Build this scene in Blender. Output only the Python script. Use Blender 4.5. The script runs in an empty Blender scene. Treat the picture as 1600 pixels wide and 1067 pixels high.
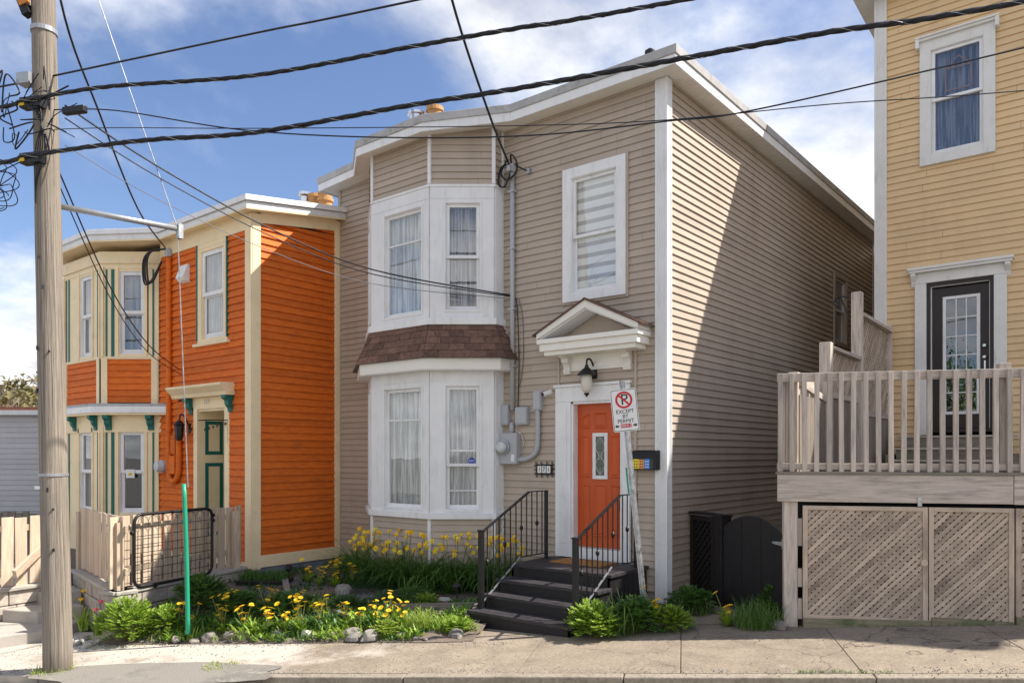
import bpy, math, random
from mathutils import Vector, Matrix, noise
random.seed(7)
R = math.radians
scn = bpy.context.scene
COL = scn.collection
# ------------------------------------------------------------------ camera
cam_d = bpy.data.cameras.new('camera'); cam = bpy.data.objects.new('camera', cam_d); COL.objects.link(cam)
cam.location = (4.417, -8.839, 2.0)
cam.rotation_euler = (R(90), 0, R(38.14))
cam_d.sensor_width = 36; cam_d.lens = 26.325; cam_d.shift_y = .1103; cam_d.clip_end = 3000; cam_d.clip_start = .05
scn.camera = cam
# ------------------------------------------------------------------ sky and sun
SUN = Vector((.65, .51, 1.0)).normalized()
world = bpy.data.worlds.new('World'); scn.world = world; world.use_nodes = True
CLOUD_SEED, CLOUD_LO, CLOUD_HI = 6.40, .44, .61
def build_world():
    nt = world.node_tree; nt.nodes.clear(); N = nt.nodes.new; L = nt.links.new
    out = N('ShaderNodeOutputWorld'); bg = N('ShaderNodeBackground'); bg.inputs[1].default_value = .15
    sky = N('ShaderNodeTexSky'); sky.sky_type = 'NISHITA'; sky.sun_disc = False
    sky.sun_elevation = math.asin(SUN.z); sky.sun_rotation = math.atan2(SUN.x, SUN.y)
    sky.air_density = 1.0; sky.dust_density = .45; sky.ozone_density = 2.2; sky.altitude = 60
    tc = N('ShaderNodeTexCoord'); sep = N('ShaderNodeSeparateXYZ'); L(tc.outputs['Generated'], sep.inputs[0])
    zz = N('ShaderNodeMath'); zz.operation = 'MAXIMUM'; L(sep.outputs[2], zz.inputs[0]); zz.inputs[1].default_value = 0.0
    za = N('ShaderNodeMath'); za.operation = 'ADD'; L(zz.outputs[0], za.inputs[0]); za.inputs[1].default_value = .22
    dx = N('ShaderNodeMath'); dx.operation = 'DIVIDE'; L(sep.outputs[0], dx.inputs[0]); L(za.outputs[0], dx.inputs[1])
    dy = N('ShaderNodeMath'); dy.operation = 'DIVIDE'; L(sep.outputs[1], dy.inputs[0]); L(za.outputs[0], dy.inputs[1])
    cb = N('ShaderNodeCombineXYZ'); L(dx.outputs[0], cb.inputs[0]); L(dy.outputs[0], cb.inputs[1]); cb.inputs[2].default_value = CLOUD_SEED
    n1 = N('ShaderNodeTexNoise'); n1.inputs['Scale'].default_value = .8; n1.inputs['Detail'].default_value = 9; n1.inputs['Roughness'].default_value = .56
    n1.inputs['Distortion'].default_value = .25
    L(cb.outputs[0], n1.inputs['Vector'])
    rp = N('ShaderNodeValToRGB'); rp.color_ramp.elements[0].position = CLOUD_LO; rp.color_ramp.elements[1].position = CLOUD_HI
    rp.color_ramp.interpolation = 'EASE'
    hb = N('ShaderNodeMapRange'); hb.inputs[1].default_value = .0; hb.inputs[2].default_value = .45; hb.inputs[3].default_value = .125; hb.inputs[4].default_value = -.01; L(sep.outputs[2], hb.inputs[0])
    ha = N('ShaderNodeMath'); L(n1.outputs[0], ha.inputs[0]); L(hb.outputs[0], ha.inputs[1])
    L(ha.outputs[0], rp.inputs[0])
    n2 = N('ShaderNodeTexNoise'); n2.inputs['Scale'].default_value = 2.3; n2.inputs['Detail'].default_value = 9; n2.inputs['Roughness'].default_value = .6
    L(cb.outputs[0], n2.inputs['Vector'])
    rc = N('ShaderNodeValToRGB'); rc.color_ramp.elements[0].position = .30; rc.color_ramp.elements[1].position = .68
    rc.color_ramp.elements[0].color = (1.8, 1.85, 2.0, 1); rc.color_ramp.elements[1].color = (4.4, 4.35, 4.25, 1)
    L(n2.outputs[0], rc.inputs[0])
    sc_ = N('ShaderNodeVectorMath'); sc_.operation = 'MULTIPLY'; L(sky.outputs[0], sc_.inputs[0]); sc_.inputs[1].default_value = (.42, .42, .465)
    mx = N('ShaderNodeMix'); mx.data_type = 'RGBA'; L(rp.outputs[0], mx.inputs[0]); L(sc_.outputs[0], mx.inputs[6]); L(rc.outputs[0], mx.inputs[7])
    L(mx.outputs[2], bg.inputs[0]); L(bg.outputs[0], out.inputs[0])

build_world()
sd = bpy.data.lights.new('sun', 'SUN'); sd.energy = 3.5; sd.angle = R(.5); sd.color = (1, .94, .85)
sun = bpy.data.objects.new('sun', sd); COL.objects.link(sun)
sun.rotation_euler = (-SUN).to_track_quat('-Z', 'Y').to_euler(); sun.location = (30, 25, 50)
vs = scn.view_settings; vs.view_transform = 'Standard'; vs.look = 'None'; vs.gamma = 1; vs.exposure = 1.34; vs.use_curve_mapping = False
scn.cycles.use_denoising = True
# ------------------------------------------------------------------ mesh helpers
WLOC = {}
class Fr:
    """wall frame: u along the wall, n outwards, z up"""
    def __init__(s, ox, oy, ux, uy, oz=0):
        l = math.hypot(ux, uy); ux /= l; uy /= l
        s.m = Matrix(((ux, uy, 0, ox), (uy, -ux, 0, oy), (0, 0, 1, oz), (0, 0, 0, 1)))
WORLD = Matrix.Identity(4)
class MB:
    def __init__(s, fr=None):
        s.v = []; s.f = []; s.lp = []; s.m = fr.m if isinstance(fr, Fr) else (fr if fr is not None else WORLD); s.flip = s.m.determinant() < 0; s.mi = []
        s.cur = 0
    def add(s, vs, fs, lp=None):
        o = len(s.v)
        s.v += [s.m @ Vector(p) for p in vs]
        s.lp += lp if lp else [tuple(p) for p in vs]
        for f in fs:
            f = [o + i for i in f]
            s.f.append(f[::-1] if s.flip else f); s.mi.append(s.cur)
        return s
    def hexa(s, p, lp=None):   # p: 4 bottom ccw then 4 top ccw
        return s.add(p, [(3, 2, 1, 0), (4, 5, 6, 7), (0, 1, 5, 4), (1, 2, 6, 5), (2, 3, 7, 6), (3, 0, 4, 7)], lp)
    def box(s, x0, x1, y0, y1, z0, z1):
        if x0 > x1: x0, x1 = x1, x0
        if y0 > y1: y0, y1 = y1, y0
        if z0 > z1: z0, z1 = z1, z0
        p = [(x0, y0, z0), (x1, y0, z0), (x1, y1, z0), (x0, y1, z0), (x0, y0, z1), (x1, y0, z1), (x1, y1, z1), (x0, y1, z1)]
        d = (x1 - x0, y1 - y0, z1 - z0); k = d.index(max(d)); r = random.random() * 20
        lp = [(q[k] + r, q[(k + 1) % 3] + r, q[(k + 2) % 3] - r) for q in p]
        return s.hexa(p, lp)
    def bar(s, a, b, w, t, up=(0, 0, 1)):   # box between two points
        a = Vector(a); b = Vector(b); d = (b - a); L = d.length; d.normalize(); up = Vector(up)
        sx = d.cross(up)
        if sx.length < 1e-4: sx = d.cross(Vector((0, 1, 0)))
        sx.normalize(); sy = sx.cross(d); r = random.random() * 20
        p = []; lp = []
        for e, l in ((a, 0), (b, L)):
            for i, j in ((-1, -1), (1, -1), (1, 1), (-1, 1)):
                p.append(tuple(e + sx * i * w / 2 + sy * j * t / 2)); lp.append((l + r, i * w / 2 + r, j * t / 2))
        return s.add(p, [(0, 1, 2, 3), (7, 6, 5, 4), (4, 5, 1, 0), (5, 6, 2, 1), (6, 7, 3, 2), (7, 4, 0, 3)], lp)
    def tube(s, pts, r, k=6, caps=True, r2=None):
        pts = [Vector(p) for p in pts]; n = len(pts); vs = []; lp = []; L = 0; ro = random.random() * 20
        prev = None
        for i, p in enumerate(pts):
            d = (pts[min(i + 1, n - 1)] - pts[max(i - 1, 0)]).normalized()
            if prev is None:
                a = d.cross(Vector((0, 0, 1)))
                if a.length < .05: a = d.cross(Vector((1, 0, 0)))
            else: a = prev - d * prev.dot(d)
            a.normalize(); prev = a; b = d.cross(a)
            rr = r[i] if isinstance(r, (list, tuple)) else (r if r2 is None else r + (r2 - r) * i / max(1, n - 1))
            if i: L += (p - pts[i - 1]).length
            for j in range(k):
                t = 2 * math.pi * j / k
                vs.append(tuple(p + a * math.cos(t) * rr + b * math.sin(t) * rr)); lp.append((L + ro, rr * math.cos(t) + ro, rr * math.sin(t)))
        fs = [(i * k + j, i * k + (j + 1) % k, (i + 1) * k + (j + 1) % k, (i + 1) * k + j) for i in range(n - 1) for j in range(k)]
        if caps: fs += [tuple(range(k))[::-1], tuple((n - 1) * k + j for j in range(k))]
        return s.add(vs, fs, lp)
    def lathe(s, c, prof, k=16, axis='z'):
        vs = []; c = Vector(c)
        for r, h in prof:
            for j in range(k):
                t = 2 * math.pi * j / k; x, y = r * math.cos(t), r * math.sin(t)
                vs.append(tuple(c + (Vector((x, y, h)) if axis == 'z' else (Vector((x, h, y)) if axis == 'y' else Vector((h, x, y))))))
        n = len(prof); fs = []
        for i in range(n - 1):
            for j in range(k):
                q = (i * k + j, i * k + (j + 1) % k, (i + 1) * k + (j + 1) % k, (i + 1) * k + j)
                fs.append(q if axis != 'y' else q[::-1])
        fs += [tuple(range(k))[::-1] if axis != 'y' else tuple(range(k)), tuple((n - 1) * k + j for j in range(k)) if axis != 'y' else tuple((n - 1) * k + j for j in range(k))[::-1]]
        return s.add(vs, fs)
    def prism(s, poly, axis, a, b):   # polygon (2d ccw) extruded; axis 'z': (x,y); 'n': (u,z) along n
        n = len(poly)
        if axis == 'z': vs = [(x, y, a) for x, y in poly] + [(x, y, b) for x, y in poly]
        elif axis == 'n': vs = [(x, a, y) for x, y in poly] + [(x, b, y) for x, y in poly]
        else: vs = [(a, x, y) for x, y in poly] + [(b, x, y) for x, y in poly]
        fs = [tuple(range(n))[::-1], tuple(range(n, 2 * n))] + [(i, (i + 1) % n, n + (i + 1) % n, n + i) for i in range(n)]
        if axis == 'n': fs = [f[::-1] for f in fs]
        return s.add(vs, fs)
    def build(s, name, mat, parent=None, smooth=False, bevel=0, kind=None, label=None, cat=None, group=None):
        me = bpy.data.meshes.new(name)
        lo = [min(p[i] for p in s.v) for i in range(3)]; hi = [max(p[i] for p in s.v) for i in range(3)]
        c = Vector(((lo[0] + hi[0]) / 2, (lo[1] + hi[1]) / 2, lo[2]))
        me.from_pydata([p - c for p in s.v], [], s.f)
        at = me.attributes.new('lp', 'FLOAT_VECTOR', 'POINT'); at.data.foreach_set('vector', [x for p in s.lp for x in p])
        mats = mat if isinstance(mat, (list, tuple)) else [mat]
        for m in mats: me.materials.append(M[m])
        if len(mats) > 1: me.polygons.foreach_set('material_index', s.mi)
        if smooth: me.polygons.foreach_set('use_smooth', [True] * len(me.polygons))
        o = bpy.data.objects.new(name, me); COL.objects.link(o)
        place(o, c, parent)
        if bevel:
            b = o.modifiers.new('bevel', 'BEVEL'); b.width = bevel; b.segments = 2; b.limit_method = 'ANGLE'; b.angle_limit = R(40)
        if kind: o['kind'] = kind
        tag(o, label, cat, group)
        return o
def place(o, c, parent):
    c = Vector(c)
    if parent is not None:
        o.parent = parent; o.location = c - WLOC[parent.name]
    else: o.location = c
    WLOC[o.name] = c.copy()
def tag(o, label=None, cat=None, group=None):
    if label: o['label'] = label
    if cat: o['category'] = cat
    if group: o['group'] = group
    return o
def thing(name, loc, label, cat, group=None, parent=None):
    o = bpy.data.objects.new(name, None); COL.objects.link(o); o.empty_display_size = .1
    place(o, loc, parent); return tag(o, label, cat, group)
def text(s, fr, u, z, size, n, mat, parent, name='lettering', align='CENTER', ext=.001, sx=1.0, roll=0):
    cu = bpy.data.curves.new(name, 'FONT'); cu.body = s; cu.size = size; cu.align_x = align; cu.align_y = 'CENTER'; cu.extrude = ext; cu.resolution_u = 3
    t = bpy.data.objects.new(name, cu); COL.objects.link(t); bpy.context.view_layer.update()
    me = bpy.data.meshes.new_from_object(t.evaluated_get(bpy.context.evaluated_depsgraph_get()))
    b = MB(fr); cr, sr = math.cos(roll), math.sin(roll)
    vs = []
    for v in me.vertices:
        x, y = v.co.x * sx, v.co.y
        vs.append((u + x * cr - y * sr, n + v.co.z, z + x * sr + y * cr))
    b.add(vs, [tuple(p.vertices)[::-1] for p in me.polygons])
    bpy.data.objects.remove(t); bpy.data.curves.remove(cu); bpy.data.meshes.remove(me)
    return b.build(name, mat, parent)
def catmull(pts, k=8):
    P = [Vector(p) for p in pts]
    if len(P) < 3:
        return [P[0].lerp(P[-1], i / k) for i in range(k + 1)]
    out = []
    for i in range(len(P) - 1):
        p0 = P[max(i - 1, 0)]; p1 = P[i]; p2 = P[i + 1]; p3 = P[min(i + 2, len(P) - 1)]
        for j in range(k):
            t = j / k
            out.append(.5 * ((2 * p1) + (p2 - p0) * t + (2 * p0 - 5 * p1 + 4 * p2 - p3) * t * t + (3 * p1 - p0 - 3 * p2 + p3) * t ** 3))
    out.append(P[-1]); return out
# ------------------------------------------------------------------ materials
M = {}
def newmat(name):
    m = bpy.data.materials.new(name); m.use_nodes = True; nt = m.node_tree; nt.nodes.clear(); M[name] = m
    out = nt.nodes.new('ShaderNodeOutputMaterial'); return m, nt, nt.nodes.new, nt.links.new, out
def mat(name, col, rough=.6, var=.12, scale=3.0, bump=0.0, bscale=60.0, metal=0.0, objvar=.05, col2=None, c2scale=4.0, c2lo=.5, c2hi=.7, stretch=None, spec=.4, coord='world', streak=None):
    """principled with two noises: tonal variation and a second colour (dirt, wear); lp = per-piece coordinates for grain"""
    m, nt, N, L, out = newmat(name)
    p = N('ShaderNodeBsdfPrincipled'); L(p.outputs[0], out.inputs[0])
    p.inputs['Roughness'].default_value = rough; p.inputs['Metallic'].default_value = metal; p.inputs['Specular IOR Level'].default_value = spec
    if coord == 'lp': g = N('ShaderNodeAttribute'); g.attribute_name = 'lp'; vec = g.outputs['Vector']
    else: g = N('ShaderNodeNewGeometry'); vec = g.outputs['Position']
    mp = N('ShaderNodeMapping'); L(vec, mp.inputs[0])
    if stretch: mp.inputs['Scale'].default_value = stretch
    n = N('ShaderNodeTexNoise'); n.inputs['Scale'].default_value = scale; n.inputs['Detail'].default_value = 6; n.inputs['Roughness'].default_value = .6; L(mp.outputs[0], n.inputs['Vector'])
    mr = N('ShaderNodeMapRange'); mr.inputs[1].default_value = .3; mr.inputs[2].default_value = .7; mr.inputs[3].default_value = 1 - var; mr.inputs[4].default_value = 1 + var; L(n.outputs[0], mr.inputs[0])
    oi = N('ShaderNodeObjectInfo'); mo = N('ShaderNodeMapRange'); mo.inputs[3].default_value = 1 - objvar; mo.inputs[4].default_value = 1 + objvar; L(oi.outputs['Random'], mo.inputs[0])
    mu = N('ShaderNodeMath'); mu.operation = 'MULTIPLY'; L(mr.outputs[0], mu.inputs[0]); L(mo.outputs[0], mu.inputs[1])
    base = N('ShaderNodeRGB'); base.outputs[0].default_value = (*col, 1); bcol = base.outputs[0]
    if col2:
        n2 = N('ShaderNodeTexNoise'); n2.inputs['Scale'].default_value = c2scale; n2.inputs['Detail'].default_value = 7; n2.inputs['Roughness'].default_value = .65
        mp2 = N('ShaderNodeMapping'); L(vec, mp2.inputs[0]); mp2.inputs['Location'].default_value = (3.3, 7.1, 1.7)
        if streak: mp2.inputs['Scale'].default_value = streak
        L(mp2.outputs[0], n2.inputs['Vector'])
        rr = N('ShaderNodeMapRange'); rr.inputs[1].default_value = c2lo; rr.inputs[2].default_value = c2hi; L(n2.outputs[0], rr.inputs[0])
        mx = N('ShaderNodeMix'); mx.data_type = 'RGBA'; L(rr.outputs[0], mx.inputs[0]); L(bcol, mx.inputs[6]); mx.inputs[7].default_value = (*col2, 1); bcol = mx.outputs[2]
    vm = N('ShaderNodeVectorMath'); vm.operation = 'SCALE'; L(bcol, vm.inputs[0]); L(mu.outputs[0], vm.inputs['Scale']); L(vm.outputs[0], p.inputs['Base Color'])
    if bump:
        nb = N('ShaderNodeTexNoise'); nb.inputs['Scale'].default_value = bscale; nb.inputs['Detail'].default_value = 4; L(mp.outputs[0], nb.inputs['Vector'])
        bp = N('ShaderNodeBump'); bp.inputs['Strength'].default_value = bump; bp.inputs['Distance'].default_value = .01; L(nb.outputs[0], bp.inputs['Height']); L(bp.outputs[0], p.inputs['Normal'])
    return m
def leafmat(name, c1, c2, trans=.35):
    m, nt, N, L, out = newmat(name)
    g = N('ShaderNodeNewGeometry'); oi = N('ShaderNodeObjectInfo')
    n = N('ShaderNodeTexNoise'); n.inputs['Scale'].default_value = 9; n.inputs['Detail'].default_value = 3; L(g.outputs['Position'], n.inputs['Vector'])
    ad = N('ShaderNodeMath'); ad.operation = 'ADD'; L(g.outputs['Random Per Island'], ad.inputs[0]); L(n.outputs[0], ad.inputs[1])
    mr = N('ShaderNodeMapRange'); mr.inputs[1].default_value = .35; mr.inputs[2].default_value = 1.35; L(ad.outputs[0], mr.inputs[0])
    mx = N('ShaderNodeMix'); mx.data_type = 'RGBA'; L(mr.outputs[0], mx.inputs[0]); mx.inputs[6].default_value = (*c1, 1); mx.inputs[7].default_value = (*c2, 1)
    p = N('ShaderNodeBsdfPrincipled'); p.inputs['Roughness'].default_value = .5; L(mx.outputs[2], p.inputs['Base Color'])
    t = N('ShaderNodeBsdfTranslucent'); L(mx.outputs[2], t.inputs[0])
    ms = N('ShaderNodeMixShader'); ms.inputs[0].default_value = trans; L(p.outputs[0], ms.inputs[1]); L(t.outputs[0], ms.inputs[2]); L(ms.outputs[0], out.inputs[0])
def glassmat(name, tint=(.86, .9, .9), boost=1.0):
    m, nt, N, L, out = newmat(name)
    lw = N('ShaderNodeLayerWeight'); lw.inputs[0].default_value = .5
    pw = N('ShaderNodeMath'); pw.operation = 'POWER'; L(lw.outputs['Facing'], pw.inputs[0]); pw.inputs[1].default_value = 4.0
    fr = N('ShaderNodeMath'); fr.operation = 'MULTIPLY_ADD'; L(pw.outputs[0], fr.inputs[0]); fr.inputs[1].default_value = .85; fr.inputs[2].default_value = .13
    tr = N('ShaderNodeBsdfTransparent'); tr.inputs[0].default_value = (*tint, 1)
    gl = N('ShaderNodeBsdfGlossy'); gl.inputs['Roughness'].default_value = .01; gl.inputs[0].default_value = (.95, .97, 1, 1)
    mu = N('ShaderNodeMath'); mu.operation = 'MULTIPLY'; L(fr.outputs[0], mu.inputs[0]); mu.inputs[1].default_value = boost; mu.use_clamp = True
    tc = N('ShaderNodeNewGeometry'); nb = N('ShaderNodeTexNoise'); nb.inputs['Scale'].default_value = 2.2; L(tc.outputs['Position'], nb.inputs['Vector'])
    bp = N('ShaderNodeBump'); bp.inputs['Strength'].default_value = .05; bp.inputs['Distance'].default_value = .02; L(nb.outputs[0], bp.inputs['Height']); L(bp.outputs[0], gl.inputs['Normal'])
    ms = N('ShaderNodeMixShader'); L(mu.outputs[0], ms.inputs[0]); L(tr.outputs[0], ms.inputs[1]); L(gl.outputs[0], ms.inputs[2]); L(ms.outputs[0], out.inputs[0])
def curtainmat(name, col, sheer=.3, sc=60):
    m, nt, N, L, out = newmat(name)
    at = N('ShaderNodeAttribute'); at.attribute_name = 'lp'
    n = N('ShaderNodeTexNoise'); n.inputs['Scale'].default_value = sc; n.inputs['Detail'].default_value = 3; mpc = N('ShaderNodeMapping'); mpc.inputs['Scale'].default_value = (1, 1, .05); L(at.outputs['Vector'], mpc.inputs[0]); L(mpc.outputs[0], n.inputs['Vector'])
    mr = N('ShaderNodeMapRange'); mr.inputs[1].default_value = .42; mr.inputs[2].default_value = .6; mr.inputs[3].default_value = 0; mr.inputs[4].default_value = sheer; L(n.outputs[0], mr.inputs[0])
    d = N('ShaderNodeBsdfDiffuse'); d.inputs[0].default_value = (*col, 1); t = N('ShaderNodeBsdfTranslucent'); t.inputs[0].default_value = (*col, 1)
    m1 = N('ShaderNodeMixShader'); m1.inputs[0].default_value = .3; L(d.outputs[0], m1.inputs[1]); L(t.outputs[0], m1.inputs[2])
    tr = N('ShaderNodeBsdfTransparent'); m2 = N('ShaderNodeMixShader'); L(mr.outputs[0], m2.inputs[0]); L(m1.outputs[0], m2.inputs[1]); L(tr.outputs[0], m2.inputs[2]); L(m2.outputs[0], out.inputs[0])
GR = (1.2, 22, 22)
mat('taupe', (.445, .368, .295), .55, .07, 2, .22, 9, objvar=.05, col2=(.39, .315, .255), c2scale=1.3, c2lo=.5, c2hi=.8, streak=(2, 2, .35))
mat('taupe_trim', (.44, .362, .292), .5, .04, 2)
mat('orange', (.68, .145, .010), .7, .14, 7, .35, 40, objvar=.10, col2=(.42, .09, .014), c2scale=3.2, c2lo=.50, c2hi=.85, stretch=(1, 1, 5), streak=(1.2, 1.2, 5))
mat('tan', (.70, .50, .275), .5, .05, 2, .05, 150, objvar=.03, col2=(.63, .45, .25), c2scale=1.2, streak=(2, 2, .4))
mat('cream', (.86, .70, .44), .5, .06, 3, .08, 50, col2=(.6, .5, .33), c2scale=3, c2lo=.58, c2hi=.85)
mat('white', (.78, .78, .78), .45, .05, 3, .05, 30, objvar=.03, col2=(.58, .56, .52), c2scale=3.5, c2lo=.52, c2hi=.9, streak=(3, 3, .7))
mat('old_white', (.74, .73, .70), .5, .05, 4, .06, 60, col2=(.55, .52, .46), c2scale=5, c2lo=.56, c2hi=.8, streak=(2, 2, .6))
mat('ivory', (.80, .77, .70), .45, .03, 3, col2=(.68, .64, .55), c2scale=3, c2lo=.55, c2hi=.9)
mat('roof_metal', (.42, .41, .40), .6, .12, 4, .1, 40, col2=(.26, .25, .24), c2scale=6, c2lo=.52, c2hi=.75)
mat('roof_flat', (.12, .12, .12), .9, .1, 4)
mat('teal', (.008, .13, .11), .45, .06, 4)
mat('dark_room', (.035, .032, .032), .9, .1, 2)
mat('door_orange', (.55, .088, .014), .38, .05, 6, .03, 60)
mat('door_dark', (.028, .018, .016), .4, .1, 6)
mat('grey_plastic', (.42, .43, .45), .45, .04, 4)
mat('grey_steel', (.40, .41, .42), .42, .12, 9, .08, 60, metal=.6)
mat('galv', (.46, .47, .48), .42, .3, 14, .1, 50, metal=.75, col2=(.10, .12, .12), c2scale=10, c2lo=.55, c2hi=.7)
mat('black_metal', (.009, .009, .010), .45, .15, 9)
mat('black_paint', (.014, .012, .013), .5, .2, 5, .12, 30, coord='lp', stretch=(1, 12, 12), objvar=.15)
mat('tread', (.034, .030, .034), .55, .2, 5, .15, 30, coord='lp', stretch=(1, 12, 12), objvar=.1, col2=(.075, .068, .068), c2scale=6, c2lo=.5, c2hi=.8)
mat('cable', (.010, .010, .013), .4, .1, 5, .05, 200)
mat('wire_grey', (.16, .16, .17), .5, .1, 5)
mat('wood_deck', (.50, .43, .37), .8, .22, 2.2, .35, 5, coord='lp', stretch=GR, objvar=.16, col2=(.30, .25, .22), c2scale=2.2, c2lo=.5, c2hi=.72, streak=(1.2, 9, 9))
mat('wood_lattice', (.48, .385, .30), .8, .22, 2.5, .3, 6, coord='lp', stretch=GR, objvar=.16, col2=(.19, .145, .115), c2scale=1.6, c2lo=.45, c2hi=.75)
mat('wood_mossy', (.22, .19, .125), .85, .25, 2.5, .35, 6, coord='lp', stretch=GR, objvar=.1, col2=(.105, .125, .055), c2scale=3, c2lo=.44, c2hi=.6)
mat('wood_fence', (.55, .43, .315), .75, .16, 2.2, .3, 6, coord='lp', stretch=GR, objvar=.12, col2=(.40, .31, .235), c2scale=2, c2lo=.5, c2hi=.72, streak=(1.3, 9, 9))
mat('wood_old', (.22, .185, .155), .85, .25, 2.5, .35, 6, coord='lp', stretch=GR, objvar=.18, col2=(.16, .165, .11), c2scale=2, c2lo=.5, c2hi=.7)
mat('pole_wood', (.25, .212, .17), .9, .42, 2.6, 1.0, 6, coord='lp', stretch=(.5, 26, 26), col2=(.085, .068, .055), c2scale=2.2, c2lo=.56, c2hi=.66, streak=(.32, 30, 30))
mat('concrete', (.275, .225, .168), .9, .28, 38, .5, 110, objvar=.05, col2=(.18, .147, .11), c2scale=2.6, c2lo=.42, c2hi=.72)
mat('concrete_dust', (.47, .43, .37), .92, .22, 30, .5, 90, objvar=.03, col2=(.23, .19, .14), c2scale=1.9, c2lo=.40, c2hi=.60)
mat('kerb_stone', (.29, .25, .195), .9, .25, 30, .3, 60, objvar=.08, col2=(.22, .185, .14), c2scale=5)
mat('block_stone', (.42, .365, .31), .9, .22, 7, .7, 22, objvar=.14, col2=(.27, .235, .205), c2scale=6)
mat('step_stone', (.40, .365, .32), .9, .12, 4, .3, 40, objvar=.06)
mat('footing', (.17, .19, .25), .8, .12, 5, .15, 30, col2=(.25, .26, .29), c2scale=5)
mat('asphalt', (.20, .185, .165), .92, .3, 60, .6, 130, col2=(.15, .14, .13), c2scale=.7, c2lo=.42, c2hi=.65)
mat('patch_asphalt', (.17, .157, .14), .95, .5, 55, 1.0, 70, col2=(.30, .27, .225), c2scale=5, c2lo=.53, c2hi=.63)
mat('soil', (.15, .118, .09), .95, .35, 14, .8, 50, col2=(.17, .135, .11), c2scale=5, c2lo=.5, c2hi=.7)
mat('gravel', (.20, .195, .215), .85, .4, 20, .2, 60, objvar=.1, col2=(.13, .12, .15), c2scale=25)
mat('rock', (.24, .21, .18), .85, .25, 12, .5, 30, objvar=.3, col2=(.19, .19, .18), c2scale=9, c2lo=.47, c2hi=.62)
mat('rock_white', (.42, .40, .36), .8, .18, 12, .3, 30, objvar=.15, col2=(.40, .36, .30), c2scale=9)
mat('shingle', (.175, .100, .070), .9, .28, 30, .6, 160, objvar=.30, col2=(.12, .068, .052), c2scale=16, c2lo=.5, c2hi=.62)
mat('terracotta', (.52, .27, .10), .75, .12, 6, .15, 30, col2=(.36, .20, .09), c2scale=6)
mat('chrome', (.62, .63, .64), .22, .08, 6, metal=1)
mat('brick_red', (.25, .10, .07), .85, .15, 8)
mat('coir', (.38, .19, .055), .95, .3, 60, .6, 150)
mat('green_plastic', (.015, .29, .165), .42, .05, 4)
mat('sign_white', (.78, .78, .76), .45, .03, 5)
mat('sign_red', (.58, .016, .022), .45, .03, 5)
mat('sign_black', (.012, .014, .016), .45, .03, 5)
mat('shed_grey', (.50, .49, .50), .6, .04, 3)
mat('blue_sticker', (.012, .05, .36), .4, .03, 5)
mat('pic_red', (.60, .05, .07), .4); mat('pic_yellow', (.80, .62, .03), .4); mat('pic_orange', (.78, .32, .10), .4); mat('pic_blue', (.03, .22, .62), .4); mat('pic_dark', (.05, .045, .045), .4)
mat('yellow_plastic', (.65, .45, .02), .5)
mat('amber', (.55, .20, .03), .4)
mat('bin_blue', (.02, .03, .35), .5)
mat('lamp_glass', (.62, .58, .50), .25, .1, 30)
mat('leaded', (.10, .13, .12), .12, .35, 40)
mat('lead_line', (.70, .68, .55), .35)
mat('zebra_grey', (.42, .40, .39), .8)
mat('twig', (.20, .155, .12), .9, .2, 20)
mat('hill_scrub', (.11, .10, .05), .95, .4, 1.5, .5, 4, col2=(.16, .12, .07), c2scale=2)
mat('meter_glass', (.55, .57, .58), .15, .08, 20)
def add_dust(name, col):
    nt = M[name].node_tree; N = nt.nodes.new; L = nt.links.new
    p = next(n for n in nt.nodes if n.type == 'BSDF_PRINCIPLED'); src = p.inputs['Base Color'].links[0].from_socket
    g = N('ShaderNodeNewGeometry'); d = N('ShaderNodeVectorMath'); d.operation = 'DOT_PRODUCT'; L(g.outputs['Position'], d.inputs[0]); d.inputs[1].default_value = (.904, .4275, 0)
    m1 = N('ShaderNodeMapRange'); m1.inputs[1].default_value = -2.2; m1.inputs[2].default_value = -5.0; m1.inputs[3].default_value = -.16; m1.inputs[4].default_value = .16; L(d.outputs['Value'], m1.inputs[0])
    n = N('ShaderNodeTexNoise'); n.inputs['Scale'].default_value = 1.7; n.inputs['Detail'].default_value = 9; n.inputs['Roughness'].default_value = .68; L(g.outputs['Position'], n.inputs['Vector'])
    a = N('ShaderNodeMath'); L(n.outputs[0], a.inputs[0]); L(m1.outputs[0], a.inputs[1])
    m2 = N('ShaderNodeMapRange'); m2.inputs[1].default_value = .46; m2.inputs[2].default_value = .66; L(a.outputs[0], m2.inputs[0])
    mx = N('ShaderNodeMix'); mx.data_type = 'RGBA'; L(m2.outputs[0], mx.inputs[0]); L(src, mx.inputs[6]); mx.inputs[7].default_value = (*col, 1); L(mx.outputs[2], p.inputs['Base Color'])
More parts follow.
